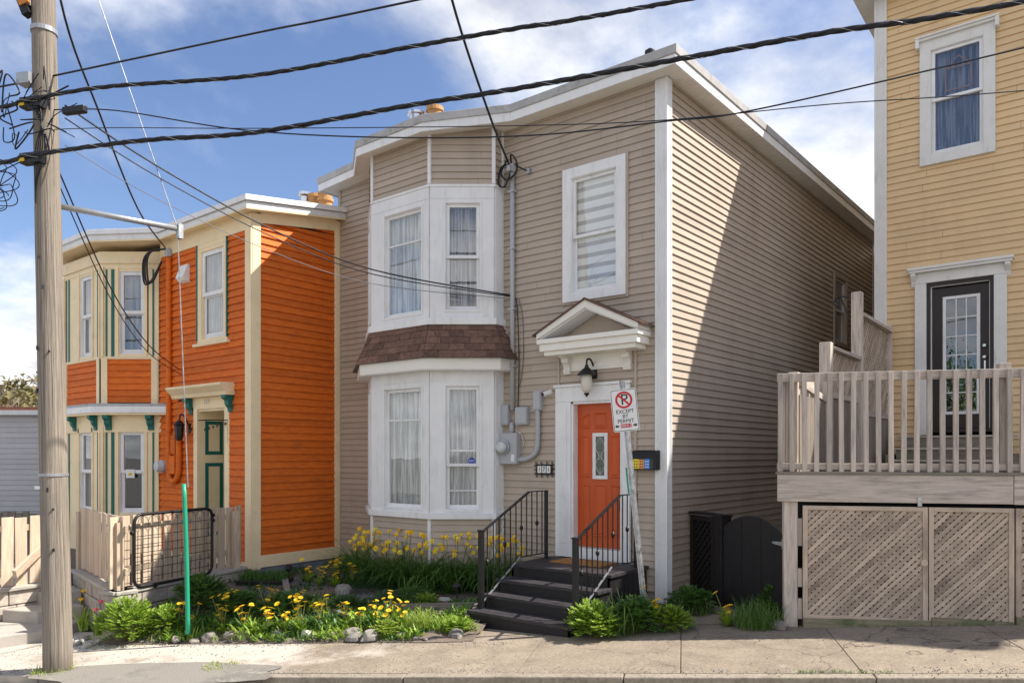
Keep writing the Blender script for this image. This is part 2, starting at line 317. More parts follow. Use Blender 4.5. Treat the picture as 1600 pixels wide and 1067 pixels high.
def add_seams(name, period=3.66):
    nt = M[name].node_tree; N = nt.nodes.new; L = nt.links.new
    p = next(n for n in nt.nodes if n.type == 'BSDF_PRINCIPLED'); src = p.inputs['Base Color'].links[0].from_socket
    at = N('ShaderNodeAttribute'); at.attribute_name = 'lp'; sx = N('ShaderNodeSeparateXYZ'); L(at.outputs['Vector'], sx.inputs[0]); oi = N('ShaderNodeObjectInfo')
    ma = N('ShaderNodeMath'); ma.operation = 'MULTIPLY_ADD'; L(oi.outputs['Random'], ma.inputs[0]); ma.inputs[1].default_value = period * 3; L(sx.outputs[0], ma.inputs[2])
    a2 = N('ShaderNodeMath'); a2.operation = 'ADD'; L(ma.outputs[0], a2.inputs[0]); a2.inputs[1].default_value = 40
    md = N('ShaderNodeMath'); md.operation = 'MODULO'; L(a2.outputs[0], md.inputs[0]); md.inputs[1].default_value = period
    lt = N('ShaderNodeMath'); lt.operation = 'LESS_THAN'; L(md.outputs[0], lt.inputs[0]); lt.inputs[1].default_value = .007
    sc = N('ShaderNodeMath'); sc.operation = 'MULTIPLY'; L(lt.outputs[0], sc.inputs[0]); sc.inputs[1].default_value = .5
    mx = N('ShaderNodeMix'); mx.data_type = 'RGBA'; L(sc.outputs[0], mx.inputs[0]); L(src, mx.inputs[6]); mx.inputs[7].default_value = (.06, .05, .04, 1); L(mx.outputs[2], p.inputs['Base Color'])
for q in ('taupe', 'tan', 'orange'): add_seams(q)
def add_cracks(name):
    nt = M[name].node_tree; N = nt.nodes.new; L = nt.links.new
    p = next(n for n in nt.nodes if n.type == 'BSDF_PRINCIPLED'); src = p.inputs['Base Color'].links[0].from_socket
    g = N('ShaderNodeNewGeometry'); nz_ = N('ShaderNodeTexNoise'); nz_.inputs['Scale'].default_value = 3.0; nz_.inputs['Detail'].default_value = 5; L(g.outputs['Position'], nz_.inputs['Vector'])
    ad = N('ShaderNodeVectorMath'); ad.operation = 'MULTIPLY_ADD'; L(nz_.outputs['Color'], ad.inputs[0]); ad.inputs[1].default_value = (.35, .35, .35); L(g.outputs['Position'], ad.inputs[2])
    v = N('ShaderNodeTexVoronoi'); v.feature = 'DISTANCE_TO_EDGE'; v.inputs['Scale'].default_value = .62; L(ad.outputs[0], v.inputs['Vector'])
    m1 = N('ShaderNodeMapRange'); m1.inputs[1].default_value = .002; m1.inputs[2].default_value = .0055; m1.inputs[3].default_value = .75; m1.inputs[4].default_value = 0; L(v.outputs['Distance'], m1.inputs[0])
    n2 = N('ShaderNodeTexNoise'); n2.inputs['Scale'].default_value = .5; L(g.outputs['Position'], n2.inputs['Vector'])
    m2 = N('ShaderNodeMapRange'); m2.inputs[1].default_value = .46; m2.inputs[2].default_value = .54; L(n2.outputs[0], m2.inputs[0])
    mu = N('ShaderNodeMath'); mu.operation = 'MULTIPLY'; L(m1.outputs[0], mu.inputs[0]); L(m2.outputs[0], mu.inputs[1])
    mx = N('ShaderNodeMix'); mx.data_type = 'RGBA'; L(mu.outputs[0], mx.inputs[0]); L(src, mx.inputs[6]); mx.inputs[7].default_value = (.06, .048, .036, 1); L(mx.outputs[2], p.inputs['Base Color'])
add_cracks('concrete')
add_dust('concrete', (.47, .43, .37)); add_dust('kerb_stone', (.40, .365, .31)); add_dust('patch_asphalt', (.24, .22, .19))
leafmat('leaf_mid', (.045, .12, .02), (.11, .23, .04)); leafmat('leaf_bright', (.11, .24, .02), (.32, .45, .05)); leafmat('leaf_dark', (.025, .08, .02), (.065, .15, .035))
leafmat('leaf_lime', (.17, .27, .03), (.34, .42, .06)); leafmat('leaf_blue', (.04, .10, .055), (.10, .17, .10)); leafmat('grass', (.05, .13, .02), (.15, .26, .05))
leafmat('petal_yellow', (.86, .56, .01), (.92, .72, .03), .2); leafmat('petal_gold', (.86, .46, .005), (.92, .60, .015), .2); leafmat('petal_pink', (.62, .05, .12), (.75, .12, .2), .25)
leafmat('stem', (.10, .13, .04), (.20, .20, .07), .1); leafmat('purple_leaf', (.07, .035, .045), (.15, .08, .09), .2); leafmat('scrub', (.11, .085, .035), (.20, .17, .06), .2)
glassmat('glass', (.95, .97, .97), boost=1.15); glassmat('glass_dark', (.72, .75, .77), 1.2)
curtainmat('lace', (.88, .88, .87), .55, 26); curtainmat('drape', (.70, .70, .72), .5, 22); curtainmat('dim_drape', (.52, .52, .55), .7, 22)
# ------------------------------------------------------------------ ground
SU = Vector((.904, .4275)); SN = Vector((.4275, -.904)); UCAM = .214
def gz_u(u): s = u - UCAM; return .037 + .065 * 26 * math.tanh(s / 26)
def gz(x, y): return gz_u(.904 * x + .4275 * y)
FS = Fr(0, 0, .904, .4275)          # street frame: u uphill along the kerb, n towards the street
def un(x, y): return (.904 * x + .4275 * y, .4275 * x - .904 * y)
def xy(u, n): return (.904 * u + .4275 * n, .4275 * u - .904 * n)
def ground():
    us = sorted(set([-900, -500, -250, -120, -70] + [i * 2.0 for i in range(-25, 26)] + [70, 120, 250, 500, 900]))
    ns = sorted(set([-900, -400, -200, -100, -60, -30, -15, -8, -4, 0, 3.13, 4, 8, 15, 30, 60, 100, 200, 400, 900]))
    b = MB(FS); vs = [(u, n, gz_u(u) - .115) for n in ns for u in us]; k = len(us)
    b.add(vs, [(i * k + j, (i + 1) * k + j, (i + 1) * k + j + 1, i * k + j + 1) for i in range(len(ns) - 1) for j in range(k - 1)])
    b.f = [f[::-1] for f in b.f]; 
    return b.build('road', 'asphalt', kind='structure')
ground()
def slope_slab(b, u0, u1, n0, n1, top=0.0, th=.2, j=0):
    z0, z1 = gz_u(u0) + top, gz_u(u1) + top
    b.hexa([(u0, n1, z0 - th), (u1, n1, z1 - th), (u1, n0, z1 - th), (u0, n0, z0 - th), (u0, n1, z0 + j), (u1, n1, z1 + j), (u1, n0, z1 + j), (u0, n0, z0 + j)])
sw = thing('sidewalk', (0, -2, -.3), None, None); sw['kind'] = 'structure'
u = -15.0; i = 0
while u < 9:
    w = 1.52; b = MB(FS); slope_slab(b, u, u + w - .006, 1.0, 2.965, 0, .15, random.uniform(-.002, .002))
    b.build('slab', 'concrete', sw, bevel=.006); u += w; i += 1
kb = thing('kerb', (0, -3, -.3), None, None); kb['kind'] = 'structure'
u = -15.0
while u < 9:
    w = 2.1; b = MB(FS); slope_slab(b, u, u + w - .01, 2.972, 3.10, 0.0, .3, random.uniform(-.003, .003)); b.build('kerb_stone', 'kerb_stone', kb, bevel=.012); u += w
b = MB(FS)
for k in range(26): slope_slab(b, -15 + k, -14 + k, 3.103, 3.62, -.085, .1, 0)
b.build('gutter', 'kerb_stone', kind='structure')
# concrete apron between the pavement, the house, the gate and the deck
b = MB(FS)
ap = []
for uu in [x * .5 for x in range(-6, 9)]:
    ap.append(uu)
vs = [(uu, n, gz_u(uu) + .004 + (.05 if n < .2 else 0)) for n in (1.03, .2, -1.5, -3.2) for uu in ap]; k = len(ap)
b.add(vs, [(r * k + j, r * k + j + 1, (r + 1) * k + j + 1, (r + 1) * k + j) for r in range(3) for j in range(k - 1)])
b.f = [f[::-1] for f in b.f]
b.build('path', 'concrete', kind='structure')
# rough asphalt repair and dirt round the pole
def blob(name, cu, cn, ru, rn, m, dz, seed, kind='structure'):
    b = MB(FS); vs = [(cu, cn, gz_u(cu) + dz)]; K = 48
    for j in range(K):
        t = 2 * math.pi * j / K; r = 1 + .22 * noise.noise((math.cos(t) * 1.7 + seed, math.sin(t) * 1.7, seed)) + .1 * noise.noise((math.cos(t) * 6, math.sin(t) * 6, seed))
        uu, nn = cu + ru * r * math.cos(t), cn + rn * r * math.sin(t); vs.append((uu, nn, gz_u(uu) + dz))
    b.add(vs, [(0, 1 + (j + 1) % K, 1 + j) for j in range(K)])
    b.f = [f[::-1] for f in b.f]
    for q in range(len(b.f)):
        pass
    return b.build(name, m, kind=kind)
blob('asphalt_patch', -5.2, 3.05, 1.5, .45, 'patch_asphalt', .009, 2.3)
# ------------------------------------------------------------------ siding
def siding(parent, fr, u0, u1, z0, z1, ex, m, holes=(), th=.0215, name='siding_board', topfun=None):
    z = z0; k = 0
    while z < z1 - .01:
        zt = min(z + ex, z1); segs = [(u0, u1)]
        for (a, bq, c, d) in holes:
            if zt - .35 * ex > c and z + .35 * ex < d:
                ns = []
                for s in segs:
                    if bq <= s[0] or a >= s[1]: ns.append(s); continue
                    if a > s[0]: ns.append((s[0], a))
                    if bq < s[1]: ns.append((bq, s[1]))
                segs = ns
        for (a, c) in segs:
            if c - a < .02: continue
            b = MB(fr); ta = tb = zt
            if topfun: ta = min(zt, topfun(a)); tb = min(zt, topfun(c))
            if min(ta, tb) - z < .004: 
                if max(ta, tb) - z < .01: continue
                ta = max(ta, z + .004); tb = max(tb, z + .004)
            lo = z - .006; r = random.random() * 9; dj = random.uniform(-.0012, .0012)
            ff = th - (th - .001) * (zt - z) / ex
            b.hexa([(a, th + dj, lo), (c, th + dj, lo), (c, -.012, lo), (a, -.012, lo), (a, ff, ta), (c, ff, tb), (c, -.012, tb), (a, -.012, ta)])
            b.build(name, m, parent)
        z += ex
# ------------------------------------------------------------------ windows
def curtain(fr, u0, u1, z0, z1, n, m, parent, amp=.018, waves=9, name='curtain'):
    b = MB(fr); K = 60; vs = []; ph = random.random() * 6
    for r in range(5):
        z = z0 + (z1 - z0) * r / 4
        for j in range(K + 1):
            t = j / K; vs.append((u0 + (u1 - u0) * t + .006 * math.sin(r * 2 + t * 20), n + amp * math.sin(t * waves * 2 * math.pi + ph + .3 * math.sin(r)) * (.6 + .4 * math.sin(t * 17 + ph)), z))
    b.add(vs, [(r * (K + 1) + j, r * (K + 1) + j + 1, (r + 1) * (K + 1) + j + 1, (r + 1) * (K + 1) + j) for r in range(4) for j in range(K)])
    return b.build(name, m, parent, smooth=True)
def pane(fr, u0, u1, z0, z1, n, m, parent): 
    return MB(fr).add([(u0, n, z0), (u1, n, z0), (u1, n, z1), (u0, n, z1)], [(3, 2, 1, 0)]).build('pane', m, parent)
def rectframe(b, u0, u1, z0, z1, n0, n1, wl, wt=None, wb=None):
    wt = wl if wt is None else wt; wb = wl if wb is None else wb
    b.box(u0, u0 + wl, n0, n1, z0, z1); b.box(u1 - wl, u1, n0, n1, z0, z1)
    b.box(u0 + wl, u1 - wl, n0, n1, z1 - wt, z1); b.box(u0 + wl, u1 - wl, n0, n1, z0, z0 + wb); return b
def window(house, fr, u0, u1, z0, z1, style='double', mt='white', ms='white', case=.10, head=.12, sill=.09, n0=0.0, proud=.045, split=.5, cur='lace', glass='glass', lab=None, casing=True, blind=False, waves=8, sash=.045, extra_bars=()):
    """u0..z1 is the sash opening; casing goes round it"""
    b = MB(fr)
    if casing: rectframe(b, u0 - case, u1 + case, z0 - sill, z1 + head, n0 - .02, n0 + proud, case, head, sill)
    # jamb lining
    b2 = b
    rectframe(b2, u0 - .004, u1 + .004, z0 - .004, z1 + .004, n0 - .2, n0 + proud - .012, .014)
    w = b.build('window', mt, house, bevel=.004)
    if lab: w['label'] = lab
    s = sash
    if style == 'double':
        zm = z0 + (z1 - z0) * split
        rectframe(MB(fr), u0 + .01, u1 - .01, zm - .02, z1 - .01, n0 - .03, n0 + .005, s).build('sash', ms, w, bevel=.003)
        rectframe(MB(fr), u0 + .01, u1 - .01, z0 + .01, zm + .025, n0 - .055, n0 - .032, s, s, s * 1.3).build('sash', ms, w, bevel=.003)
        pane(fr, u0 + s, u1 - s, zm + .015, z1 - s, n0 - .018, glass, w); pane(fr, u0 + s, u1 - s, z0 + s, zm - .01, n0 - .044, glass, w)
    else:
        b = rectframe(MB(fr), u0 + .008, u1 - .008, z0 + .008, z1 - .008, n0 - .05, n0 - .01, s)
        zm = z0 + (z1 - z0) * split
        b.box(u0 + s, u1 - s, n0 - .042, n0 - .014, zm - .013, zm + .013)
        b.build('sash', ms, w, bevel=.003)
        pane(fr, u0 + s, u1 - s, z0 + s, zm - .013, n0 - .03, glass, w); pane(fr, u0 + s, u1 - s, zm + .013, z1 - s, n0 - .03, glass, w)
    for zb in extra_bars: MB(fr).box(u0 + s, u1 - s, n0 - .075, n0 - .06, zb - .012, zb + .012).build('window_bar', 'white', w)
    if cur: curtain(fr, u0 + .005, u1 - .005, z0 + .01, z1 - .01, n0 - .095, cur, w, waves=waves, amp=.022)
    if blind:
        z = z0 + .02; k = 0; st = .078
        bw = MB(fr); bg = MB(fr)
        while z < z1 - .02:
            (bw if k % 2 else bg).box(u0 + .012, u1 - .012, n0 - .060 + .003 * (k % 2), n0 - .058 + .003 * (k % 2), z, min(z + st * (1.25 if k % 2 else .75), z1)); z += st * (1.25 if k % 2 else .75); k += 1
        bw.build('blind', 'sign_white', w); bg.build('blind', 'zebra_grey', w)
    return w
# ------------------------------------------------------------------ main house
H1 = thing('row_house', (-3.3, 3, .2), 'taupe sided two storey house with white bay windows and orange front door', 'house')
FM = Fr(0, 0, 1, 0); FSD = Fr(0, 0, .0302, 1.0)
# FSD: u runs backwards into the lot, n must point to +x: frame gives n = (uy,-ux) = (1,-.03)
P1 = (-2.70, -.21); P2 = (-3.45, -.80); P3 = (-4.72, -.80); P4 = (-5.47, -.21)
FB2 = Fr(P2[0], P2[1], P1[0] - P2[0], P1[1] - P2[1]); LB2 = math.hypot(P1[0] - P2[0], P1[1] - P2[1])
FB1 = Fr(P3[0], P3[1], 1, 0); LB1 = P2[0] - P3[0]
FB3 = Fr(P4[0], P4[1], P3[0] - P4[0], P3[1] - P4[1]); FRT = Fr(P1[0], P1[1], 0, 1); FLT = Fr(P4[0], 0, 0, -1)
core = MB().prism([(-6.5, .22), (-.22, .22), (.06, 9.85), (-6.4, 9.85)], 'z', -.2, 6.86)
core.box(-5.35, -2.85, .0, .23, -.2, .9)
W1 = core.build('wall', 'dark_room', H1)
EX = .1003
hw = (-1.50, -.66, 4.22, 5.95); hd = (-1.62, -.56, .1, 2.90)
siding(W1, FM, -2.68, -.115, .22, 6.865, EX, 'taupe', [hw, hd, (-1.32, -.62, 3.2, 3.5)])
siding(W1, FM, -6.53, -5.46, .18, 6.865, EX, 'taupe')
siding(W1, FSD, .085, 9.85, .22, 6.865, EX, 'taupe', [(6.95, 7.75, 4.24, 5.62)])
for fr, L0 in ((FB1, LB1), (FB2, LB2), (FB3, LB2)):
    siding(W1, fr, .02, L0 - .02, 6.02, 6.865, EX, 'taupe'); siding(W1, fr, .02, L0 - .02, .16, 1.05, EX, 'taupe')
for fr in (FRT, FLT):
    siding(W1, fr, .0, .2, 6.02, 6.865, EX, 'taupe'); siding(W1, fr, .0, .2, .16, 1.05, EX, 'taupe')
# foundation
b = MB().prism([(-6.5, .03), (-.03, .03), (.27, 9.8), (-6.4, 9.8)], 'z', -.5, .2); b.prism([(-5.42, .1), (-5.42, -.18), (-4.70, -.75), (-3.47, -.75), (-2.75, -.18), (-2.75, .1)], 'z', -.5, .15)
b.build('foundation', 'step_stone', H1)
# corner boards (fluted)
def fluted(fr, u0, u1, z0, z1, n0, n1, m, parent, k=3, name='corner_board'):
    b = MB(fr); b.box(u0, u1, n0, n1 - .006, z0, z1); w = (u1 - u0)
    b.box(u0, u0 + w * .2, n1 - .006, n1, z0, z1); b.box(u1 - w * .2, u1, n1 - .006, n1, z0, z1)
    for i in range(k):
        c = u0 + w * (.5 + (i - (k - 1) / 2) * .6 / (k + .2)); b.box(c - w * .045, c + w * .045, n1 - .006, n1 - .001, z0, z1)
    return b.build(name, m, parent, bevel=.002)
fluted(FM, -.13, .044, .08, 6.86, 0, .044, 'white', H1); fluted(FSD, -.002, .095, .08, 6.86, 0, .046, 'white', H1, 2)
MB(FM).box(-6.55, -6.48, 0, .03, .15, 6.86).build('corner_board', 'taupe_trim', H1)
MB(FSD).box(9.8, 9.9, 0, .03, .22, 6.86).build('corner_board', 'white', H1)
MB().prism([(.28, 9.9), (3.6, 9.78), (3.6, 12), (.28, 12)], 'z', .2, 6.6).build('rear_wing', 'taupe', H1)
FRW = Fr(.31, 9.88, 1, -.036)
siding(W1, FRW, 0, 1.6, 3.4, 6.6, EX, 'taupe')
# white corner strips of the bay
for fr, uu in ((FB1, 0), (FB1, LB1), (FB2, LB2 - .005), (FRT, .19)):
    for z0, z1 in ((6.03, 6.86), (.16, 1.05)):
        MB(fr).box(uu - .028, uu + .028, 0, .03, z0, z1).build('corner_strip', 'white', H1, bevel=.003)
# bay window trim per face and windows
def bay_face(fr, L0, zb, zt, wu0, wu1, wz0, wz1, **k):
    t0 = .012
    b = MB(fr)
    b.box(0, wu0, -.03, .03, zb, zt); b.box(wu1, L0, -.03, .03, zb, zt); b.box(wu0, wu1, -.03, .03, wz1, zt); b.box(wu0, wu1, -.03, .03, zb, wz0)
    t = b.build('bay_trim', 'white', H1, bevel=.003)
    b = MB(fr); b.box(.0, L0, .03, .036, zt - .19, zt - .185); rectframe(b, wu0 - .03, wu1 + .03, wz0 - .03, wz1 + .03, .03, .042, .03); b.build('moulding', 'white', t, bevel=.002)
    return window(H1, fr, wu0, wu1, wz0, wz1, n0=.0, casing=False, proud=.03, **k)
for lev, (zb, zt, a0, a1, c0, c1) in enumerate(((3.98, 6.0, 4.13, 5.72, 4.15, 5.74), (1.10, 3.28, 1.19, 3.01, 1.18, 3.02))):
    bay_face(FB1, LB1, zb, zt, .31, 1.12, a0, a1, style='fixed', split=.70 if lev == 0 else .735, cur='lace', waves=11, glass='glass')
    if lev == 0: bay_face(FB2, LB2, zb, zt, .235, .745, c0, c1, style='double', split=.5, cur='dim_drape' , waves=7)
    else: bay_face(FB2, LB2, zb, zt, .235, .745, c0, c1, style='double', split=.36, cur='lace', waves=8, extra_bars=(2.06, 1.46))
    bay_face(FB3, LB2, zb, zt, .235, .745, c0, c1, style='double', cur='lace', waves=8)
    b = MB(FRT).box(-.0, .2, -.03, .03, zb, zt); b.build('bay_trim', 'white', H1); MB(FLT).box(0, .21, -.03, .03, zb, zt).build('bay_trim', 'white', H1)
def offset_bay(o, yb=0.0):
    cx = -4.085; n = Vector((.618, -.786)); q = Vector(P2) + n * o; uu = Vector((.786, .618))
    t = (-.80 - o - q.y) / uu.y; xa = q.x + uu.x * t; pr = Vector(P1) + n * o
    xr = P1[0] + o; tr = (xr - q.x) / uu.x; ya = q.y + uu.y * tr
    if ya > yb: t2 = (yb - q.y) / uu.y; R_ = [(q.x + uu.x * t2, yb)]
    else: R_ = [(xr, ya), (xr, yb)]
    right = [(xa, -.80 - o)] + R_
    left = [(2 * cx - x, y) for x, y in right][::-1]
    return left + right
def ring(o0, o1, z0, z1, name, m, yb=0.0, bevel=.004):
    pts = offset_bay(o1, yb); b = MB(); b.prism(pts, 'z', z0, z1); return b.build(name, m, H1, bevel=bevel)
def ring_path(o, z0, z1, t, name, m):
    pts = offset_bay(o); pin = offset_bay(o - t)
    b = MB()
    for i in range(len(pts) - 1):
        if len(pin) != len(pts): break
        a, c, d, e = pts[i], pts[i + 1], pin[i + 1], pin[i]
        b.hexa([(a[0], a[1], z0), (c[0], c[1], z0), (d[0], d[1], z0), (e[0], e[1], z0), (a[0], a[1], z1), (c[0], c[1], z1), (d[0], d[1], z1), (e[0], e[1], z1)])
    return b.build(name, m, H1, bevel=.004)
ring_path(.075, 3.93, 4.03, .09, 'bay_sill', 'white'); ring_path(.045, 5.985, 6.02, .06, 'bay_head', 'white'); ring_path(.07, 1.04, 1.13, .09, 'bay_sill', 'white')
ring(0, .2, 3.24, 3.29, 'eave_soffit', 'white')
ring_path(.21, 3.25, 3.43, .04, 'eave_fascia', 'ivory')
# shingled skirt roof between the storeys
sk = MB(); lo = offset_bay(.235); hi = offset_bay(.035)
if len(lo) != len(hi):
    hi = [(x, y) for x, y in hi]; 
    def fit(p, n):
        return p if len(p) == n else [p[0]] + p[1:-1] + [p[-1]]
def skirt_quads():
    c = -4.085; L = []
    A = [(2 * c + 2.44, 0.0), (2 * c + 3.33, -1.02), (-3.33, -1.02), (-2.44, 0.0)]
    return A
LOW = [(-5.86, -.02), (-4.83, -1.045), (-3.36, -1.045), (-2.40, -.33), (-2.40, -.02)]
LOW[0] = (-5.78, -.02)
LOW = [(-5.77, -.02), (-5.77, -.33), (-4.815, -1.045), (-3.355, -1.045), (-2.40, -.33), (-2.40, -.02)]
HIP = [(-5.50, -.02), (-5.50, -.22), (-4.735, -.835), (-3.435, -.835), (-2.67, -.22), (-2.67, -.02)]
ZL, ZH = 3.425, 3.945
b = MB()
for i in range(5):
    b.add([(*LOW[i], ZL), (*LOW[i + 1], ZL), (*HIP[i + 1], ZH), (*HIP[i], ZH)], [(0, 1, 2, 3)])
b.add([(*p, ZL - .01) for p in LOW], [tuple(range(6))[::-1]])
SKR = b.build('skirt_roof', 'roof_flat', H1)
ROWS = 5
for i in range(5):
    A, B_, C_, D_ = (Vector((*LOW[i], ZL)), Vector((*LOW[i + 1], ZL)), Vector((*HIP[i + 1], ZH)), Vector((*HIP[i], ZH)))
    nrm = (B_ - A).cross(D_ - A).normalized(); W = (B_ - A).length; cols = max(1, round(W / .26))
    for r in range(ROWS):
        t0, t1 = r / ROWS, min(1, (r + 1.12) / ROWS); off = (.5 * (r % 2) + random.uniform(-.12, .12)) / cols
        cuts = [0] + [c / cols + off for c in range(0, cols + 1) if .06 < c / cols + off < .94] + [1]
        for s0, s1 in zip(cuts, cuts[1:]):
            g = .004 / W; q = []
            for lift0, lift1 in ((.0, -.001), (.011 + random.uniform(0, .004), .003)):
                for s, t, l in ((s0 + g, t0, lift0), (s1 - g, t0, lift0), (s1 - g, t1, lift1), (s0 + g, t1, lift1)):
                    q.append(tuple((A.lerp(B_, s)).lerp(D_.lerp(C_, s), t) + nrm * (l + .002) + (Vector((0, 0, -.012)) if t == 0 else Vector())))
            MB().hexa(q).build('shingle', 'shingle', SKR)
MB().tube([(-2.42, -.03, 3.42), (-2.68, -.03, 3.96)], .02, 5).build('flashing', 'white', H1)
# roof
RP = [(-6.81, -.27), (-5.83, -.27), (-4.813, -1.07), (-3.357, -1.07), (-2.34, -.27), (.27, -.27), (.58, 10.1), (-6.7, 10.1)]
def offp(P, o): 
    c = []
    n = len(P)
    for i in range(n):
        a = Vector(P[i - 1]); p = Vector(P[i]); d = Vector(P[(i + 1) % n]); e1 = (p - a).normalized(); e2 = (d - p).normalized()
        n1 = Vector((e1.y, -e1.x)); n2 = Vector((e2.y, -e2.x)); bi = (n1 + n2); bi = bi / max(.3, bi.dot(n1)); c.append(tuple(p + bi * o))
    return c
ZO = [-.06, 0, -.16, -.15, 0, 0, 0, 0]
def zprism(P, z0, z1, nm, m):
    n = len(P); b = MB(); b.add([(x, y, z0 + ZO[i]) for i, (x, y) in enumerate(P)] + [(x, y, z1 + ZO[i]) for i, (x, y) in enumerate(P)], [tuple(range(n))[::-1], tuple(range(n, 2 * n))] + [(i, (i + 1) % n, n + (i + 1) % n, n + i) for i in range(n)]); return b.build(nm, m, H1)
zprism(offp(RP, -.03), 6.868, 6.95, 'soffit', 'ivory')
def edge(P, Q, z0, z1, zi0, zi1, nm, m):
    for i in range(len(P)):
        j = (i + 1) % len(P); a, c, d, e = P[i], P[j], Q[j], Q[i]; o, p = ZO[i], ZO[j]
        MB().hexa([(*a, z0 + o), (*c, z0 + p), (*d, zi0 + p), (*e, zi0 + o), (*a, z1 + o), (*c, z1 + p), (*d, zi1 + p), (*e, zi1 + o)]).build(nm, m, H1, bevel=.004)
edge(RP, offp(RP, -.03), 6.855, 6.985, 6.855, 6.985, 'fascia', 'white'); edge(offp(RP, .018), offp(RP, -.05), 6.983, 7.095, 6.987, 7.105, 'drip_edge', 'roof_metal')
roof = zprism(offp(RP, -.04), 6.96, 7.09, 'roof', 'roof_flat')
# soffit vents as ribs on the side overhang
sr = MB(FSD)
for k in range(70): sr.box(.1 + k * .14, .112 + k * .14, .03, .24, 6.862, 6.868)
sr.build('soffit_ribs', 'white', H1, kind='stuff')
# chimney on the roof
ch = MB().box(-5.95, -5.2, 1.0, 1.5, 7.05, 8.05).build('chimney', 'brick_red', roof)
b = MB(); b.lathe((-5.72, 1.15, 8.05), [(.14, 0), (.14, .32), (.17, .33), (.17, .38), (.02, .40)], 18); b.build('flue_cap', 'chrome', roof, smooth=False)
b = MB(); b.lathe((-5.38, 1.3, 8.05), [(.16, 0), (.155, .12), (.18, .13), (.18, .2), (.15, .22), (.15, .34), (.17, .36), (.16, .44), (.10, .46)], 18); b.build('chimney_pot', 'terracotta', roof)
b = MB(); b.lathe((-.75, 1.0, 7.08), [(.05, 0), (.05, .72), (.075, .73), (.075, .8), (.02, .84)], 12); b.build('roof_vent', 'black_metal', roof)
# upper right window with zebra blind
window(H1, FM, -1.43, -.70, 4.26, 5.87, style='double', split=.49, case=.14, head=.145, sill=.12, n0=.012, proud=.05, cur=None, blind=True)
rectframe(MB(FM), -1.60, -.53, 4.11, 6.045, .0, .034, .1).build('window_flashing', 'taupe_trim', H1)
# side window
window(H1, FSD, 7.0, 7.7, 4.28, 5.58, style='double', case=.1, head=.1, sill=.08, mt='taupe_trim', cur='dim_drape')
# front door
b = MB(FM)
b.box(-1.70, -1.44, -.02, .05, .56, 2.74); b.box(-.62, -.50, -.02, .05, .56, 2.74); b.box(-1.70, -.50, -.02, .052, 2.74, 2.95); b.box(-1.72, -.48, -.02, .075, 2.95, 2.985)
b.box(-1.62, -1.50, .05, .058, .75, 2.70); b.box(-1.44, -1.405, -.16, .03, .69, 2.74); b.box(-.655, -.62, -.16, .03, .69, 2.74); b.box(-1.44, -.62, -.16, .03, 2.705, 2.74)
b.box(-1.44, -.62, -.16, .04, .55, .70)
DF = b.build('door_frame', 'white', H1, bevel=.004)
b = MB(FM); b.box(-1.405, -.655, -.13, -.085, .70, 2.705)
D1 = b.build('door', 'door_orange', H1)
def raised(u0, u1, z0, z1, arch=0):
    b = MB(FM); g = .018; n = -.085
    if arch: top = [(u1, z1), ((u0 + u1) / 2, z1 + arch), (u0, z1)] if abs(arch) < .001 else [(u1, z1 + max(0, arch)), (u0, z1 + max(0, -arch))]
    else: top = [(u1, z1), (u0, z1)]
    P = [(u0, z0), (u1, z0)] + top; cx = sum(p[0] for p in P) / len(P); cz = sum(p[1] for p in P) / len(P)
    def sc(k): return [(cx + (x - cx) * (1 - k / max(.05, abs(u1 - u0) / 2)), cz + (z - cz) * (1 - k / max(.05, (z1 - z0) / 2))) for x, z in P]
    r0, r1, r2, r3 = P, sc(.012), sc(.026), sc(.05); nn = len(P)
    vs = [(x, n + .001, z) for x, z in r0] + [(x, n + .011, z) for x, z in r1] + [(x, n + .003, z) for x, z in r2] + [(x, n + .012, z) for x, z in r3]
    fs = [(k * nn + i, k * nn + (i + 1) % nn, (k + 1) * nn + (i + 1) % nn, (k + 1) * nn + i) for k in range(3) for i in range(nn)] + [tuple(range(3 * nn, 4 * nn))]
    b.add(vs, [f[::-1] for f in fs]); b.f = [f for f in b.f]
    b.build('door_panel', 'door_orange', D1)
dl, dr = -1.405, -.655; dw = dr - dl
for (a, c) in ((.08, .28), (.72, .92)):
    raised(dl + a * dw, dl + c * dw, 2.36, 2.52, .06 if a < .5 else -.06); raised(dl + a * dw, dl + c * dw, 1.68, 2.26); raised(dl + a * dw, dl + c * dw, .86, 1.58)
raised(dl + .36 * dw, dl + .64 * dw, 2.36, 2.58); raised(dl + .36 * dw, dl + .64 * dw, .86, 1.58)
rectframe(MB(FM), dl + .34 * dw, dl + .66 * dw, 1.66, 2.30, -.085, -.066, .05).build('light_frame', 'white', D1, bevel=.003)
MB(FM).box(dl + .37 * dw, dl + .63 * dw, -.083, -.078, 1.70, 2.26).build('leaded_pane', 'leaded', D1)
b = MB(FM); cu = dl + .5 * dw
for sgn in (1, -1):
    pts = [(cu + sgn * .07 * math.sin(t * math.pi * 2.0), -.073, 1.73 + t * .5) for t in [i / 24 for i in range(25)]]; b.tube(pts, .0035, 4)
b.tube([(cu, -.073, 1.71), (cu, -.073, 1.82)], .003, 4); b.tube([(cu, -.073, 2.14), (cu, -.073, 2.25)], .003, 4)
b.tube([(cu + .03 * math.cos(t), -.073, 1.98 + .05 * math.sin(t)) for t in [i * .45 for i in range(15)]], .003, 4)
b.build('lead_came', 'lead_line', D1)
b = MB(FM); b.box(-.705, -.675, -.085, -.06, 1.50, 1.59); b.box(-.70, -.68, -.085, -.05, 1.20, 1.42); b.tube([(-.69, -.05, 1.40), (-.69, -.02, 1.36), (-.69, -.02, 1.27), (-.69, -.05, 1.22)], .009, 6); b.build('door_handle', 'black_metal', D1)
